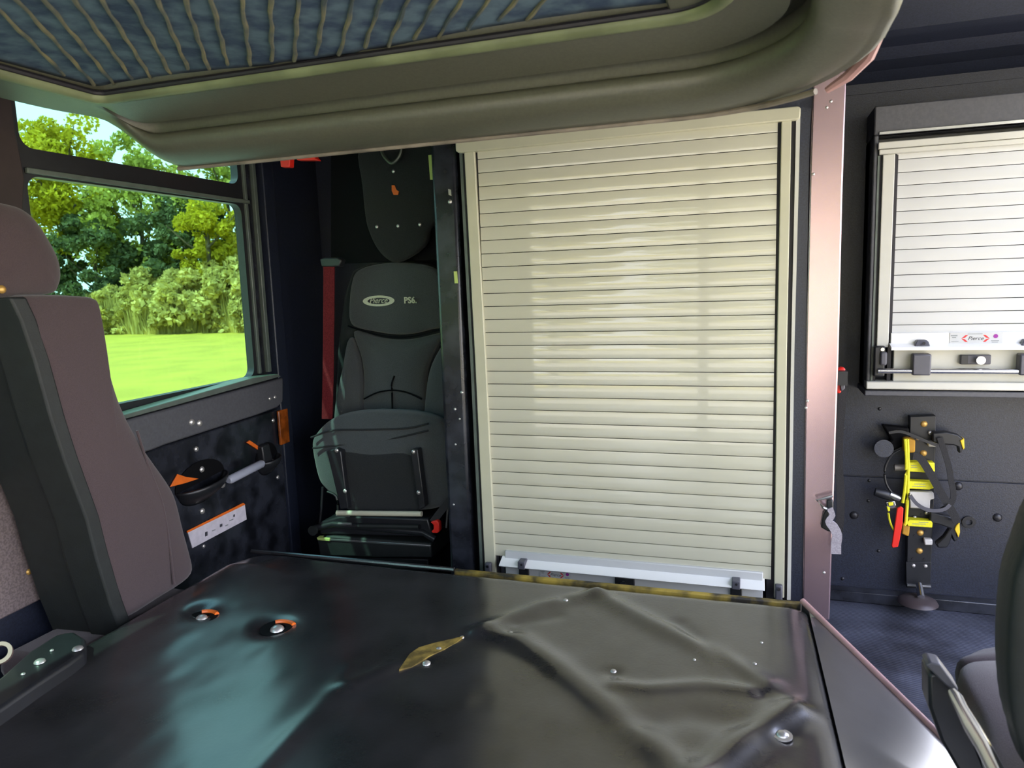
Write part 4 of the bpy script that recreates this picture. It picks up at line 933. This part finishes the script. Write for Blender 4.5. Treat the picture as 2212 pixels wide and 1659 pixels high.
def tree(kind, x, y, s, hz, lbl, group=None, rz_=0.0):
    me, tb_, rz = tree_mesh(kind)
    e_ = empty('tree', (x, y, ZG)); tag(e_, lbl, 'tree', group)
    f_ = bpy.data.objects.new('foliage', me); C.objects.link(f_); f_.parent = e_; f_.location = (0, 0, hz); f_.scale = (s, s, s); f_.rotation_euler = (0, 0, rz_)
    if 'm' not in TRUNK:
        me2 = bpy.data.meshes.new('trunk'); me2.from_pydata([tuple(v) for v in tb_.v], [], tb_.f); me2.materials.append(bark); TRUNK['m'] = me2
    t_ = bpy.data.objects.new('trunk', TRUNK['m']); C.objects.link(t_); t_.parent = e_; t_.scale = (s, s, hz*1.25/6.5); t_.rotation_euler = (0, 0, rz_)
    return e_
tree('yellow', -39.5, 34.5, 1.25, 8.6, 'tall yellow green tree at the left end of the window view', None, 0.3)
tree('tall', -35.2, 36.0, 1.15, 6.3, 'tall mid green tree left of centre behind the bushes', None, 1.0)
tree('dark', -36.5, 33.5, 1.0, 3.6, 'dark blue green tree low behind the front seat headrest', None, 0.0)
tree('dark', -31.8, 36.0, 1.05, 4.2, 'dark green spreading tree in the middle of the window', None, 2.0)
tree('tall', -29.8, 37.5, 1.2, 6.6, 'tall airy green tree above the young yellow tree', None, 3.1)
tree('young', -27.6, 32.6, 1.0, 4.4, 'young bright yellow green tree standing in front of the dark wood', None, 0.6)
tree('yellow', -24.4, 35.5, 1.1, 6.2, 'yellow green tree near the right edge of the window', None, 1.9)
tree('tall', -20.6, 34.5, 1.1, 5.2, 'green tree at the right end seen beside the window channel', None, 4.0)
for i, (x, y) in enumerate([(-46,30),(-50,22),(-16,40),(-9,42)]): tree(['tall','yellow','dark','tall'][i], x, y, 1.2, 6.0, 'green tree of the wood continuing outside the view', 'trees continuing the wood', i)
for i in range(7): tree(['yellow','tall'][i % 2], -26+i*8.0, -34-(i % 2)*3, 1.3, 6.0, 'tree of the row in front of the truck seen only reflected', 'trees in front of the truck', i*1.3)
# shrubs at the wood's edge
def shrub(x, y, s, m, lbl, seed):
    v, f = leaf_cloud(7000, 1.7, 1.2, 1.1, 0.10, 60, seed)
    v = v*s; v[:, 2] = np.abs(v[:, 2]+0.9*s)
    o = bpy.data.objects.new('shrub', cloud_mesh('shrub', v, f, m)); C.objects.link(o); o.location = (x, y, ZG+H); tag(o, lbl, 'shrub')
shrub(-34.0, 32.2, 1.15, leaf_g, 'rounded green shrub by the seat back at the wood edge', 1)
shrub(-30.6, 32.4, 1.7, weed_m, 'pale dusty shrub left of the young tree', 2)
shrub(-26.0, 32.2, 1.8, weed_m, 'pale shrub right of the young tree', 3)
shrub(-22.6, 32.4, 1.7, leaf_y, 'yellow green shrub near the window channel', 4)
shrub(-37.5, 31.8, 1.0, leaf_y, 'yellow green shrub mostly hidden behind the seat', 5)
shrub(-28.4, 31.6, 1.5, weed_m, 'pale low shrub under the young tree', 7)
shrub(-24.0, 31.6, 1.4, weed_m, 'pale low shrub at the lawn edge, right of centre', 8)
shrub(-33.0, 31.4, 1.3, weed_m, 'pale low shrub at the lawn edge, left part of the window', 9)
shrub(-20.0, 32.2, 1.2, leaf_g, 'green shrub at the far right of the wood edge', 6)
# tall weeds in front of the wood: uncountable
n = 40000; r = RNG
x = r.uniform(-48, -12, n); y = 30.6 + r.uniform(0, 1, n)**1.3*3.5 + 0.3*np.sin(x*0.9); h_ = r.uniform(0.8, 2.4, n)*(0.8+0.2*np.sin(x*0.7))
a = r.uniform(0, 2*np.pi, n); w_ = 0.07; lx = r.normal(size=n)*0.22
base = np.stack([x, y, np.zeros(n)], 1); dx = np.stack([np.cos(a)*w_, np.sin(a)*w_, np.zeros(n)], 1)
tip = base + np.stack([lx, r.normal(size=n)*0.1, h_], 1)
v = np.stack([base-dx, base+dx, tip], 1).reshape(-1, 3); f = np.arange(3*n).reshape(-1, 3)
o = bpy.data.objects.new('tall_weeds', cloud_mesh('tall_weeds', v, f, weed_m)); C.objects.link(o); o.location = (0, 0, ZG+H)
tag(o, 'pale tall weeds and grass along the edge of the mown lawn', 'weeds'); o['kind'] = 'stuff'
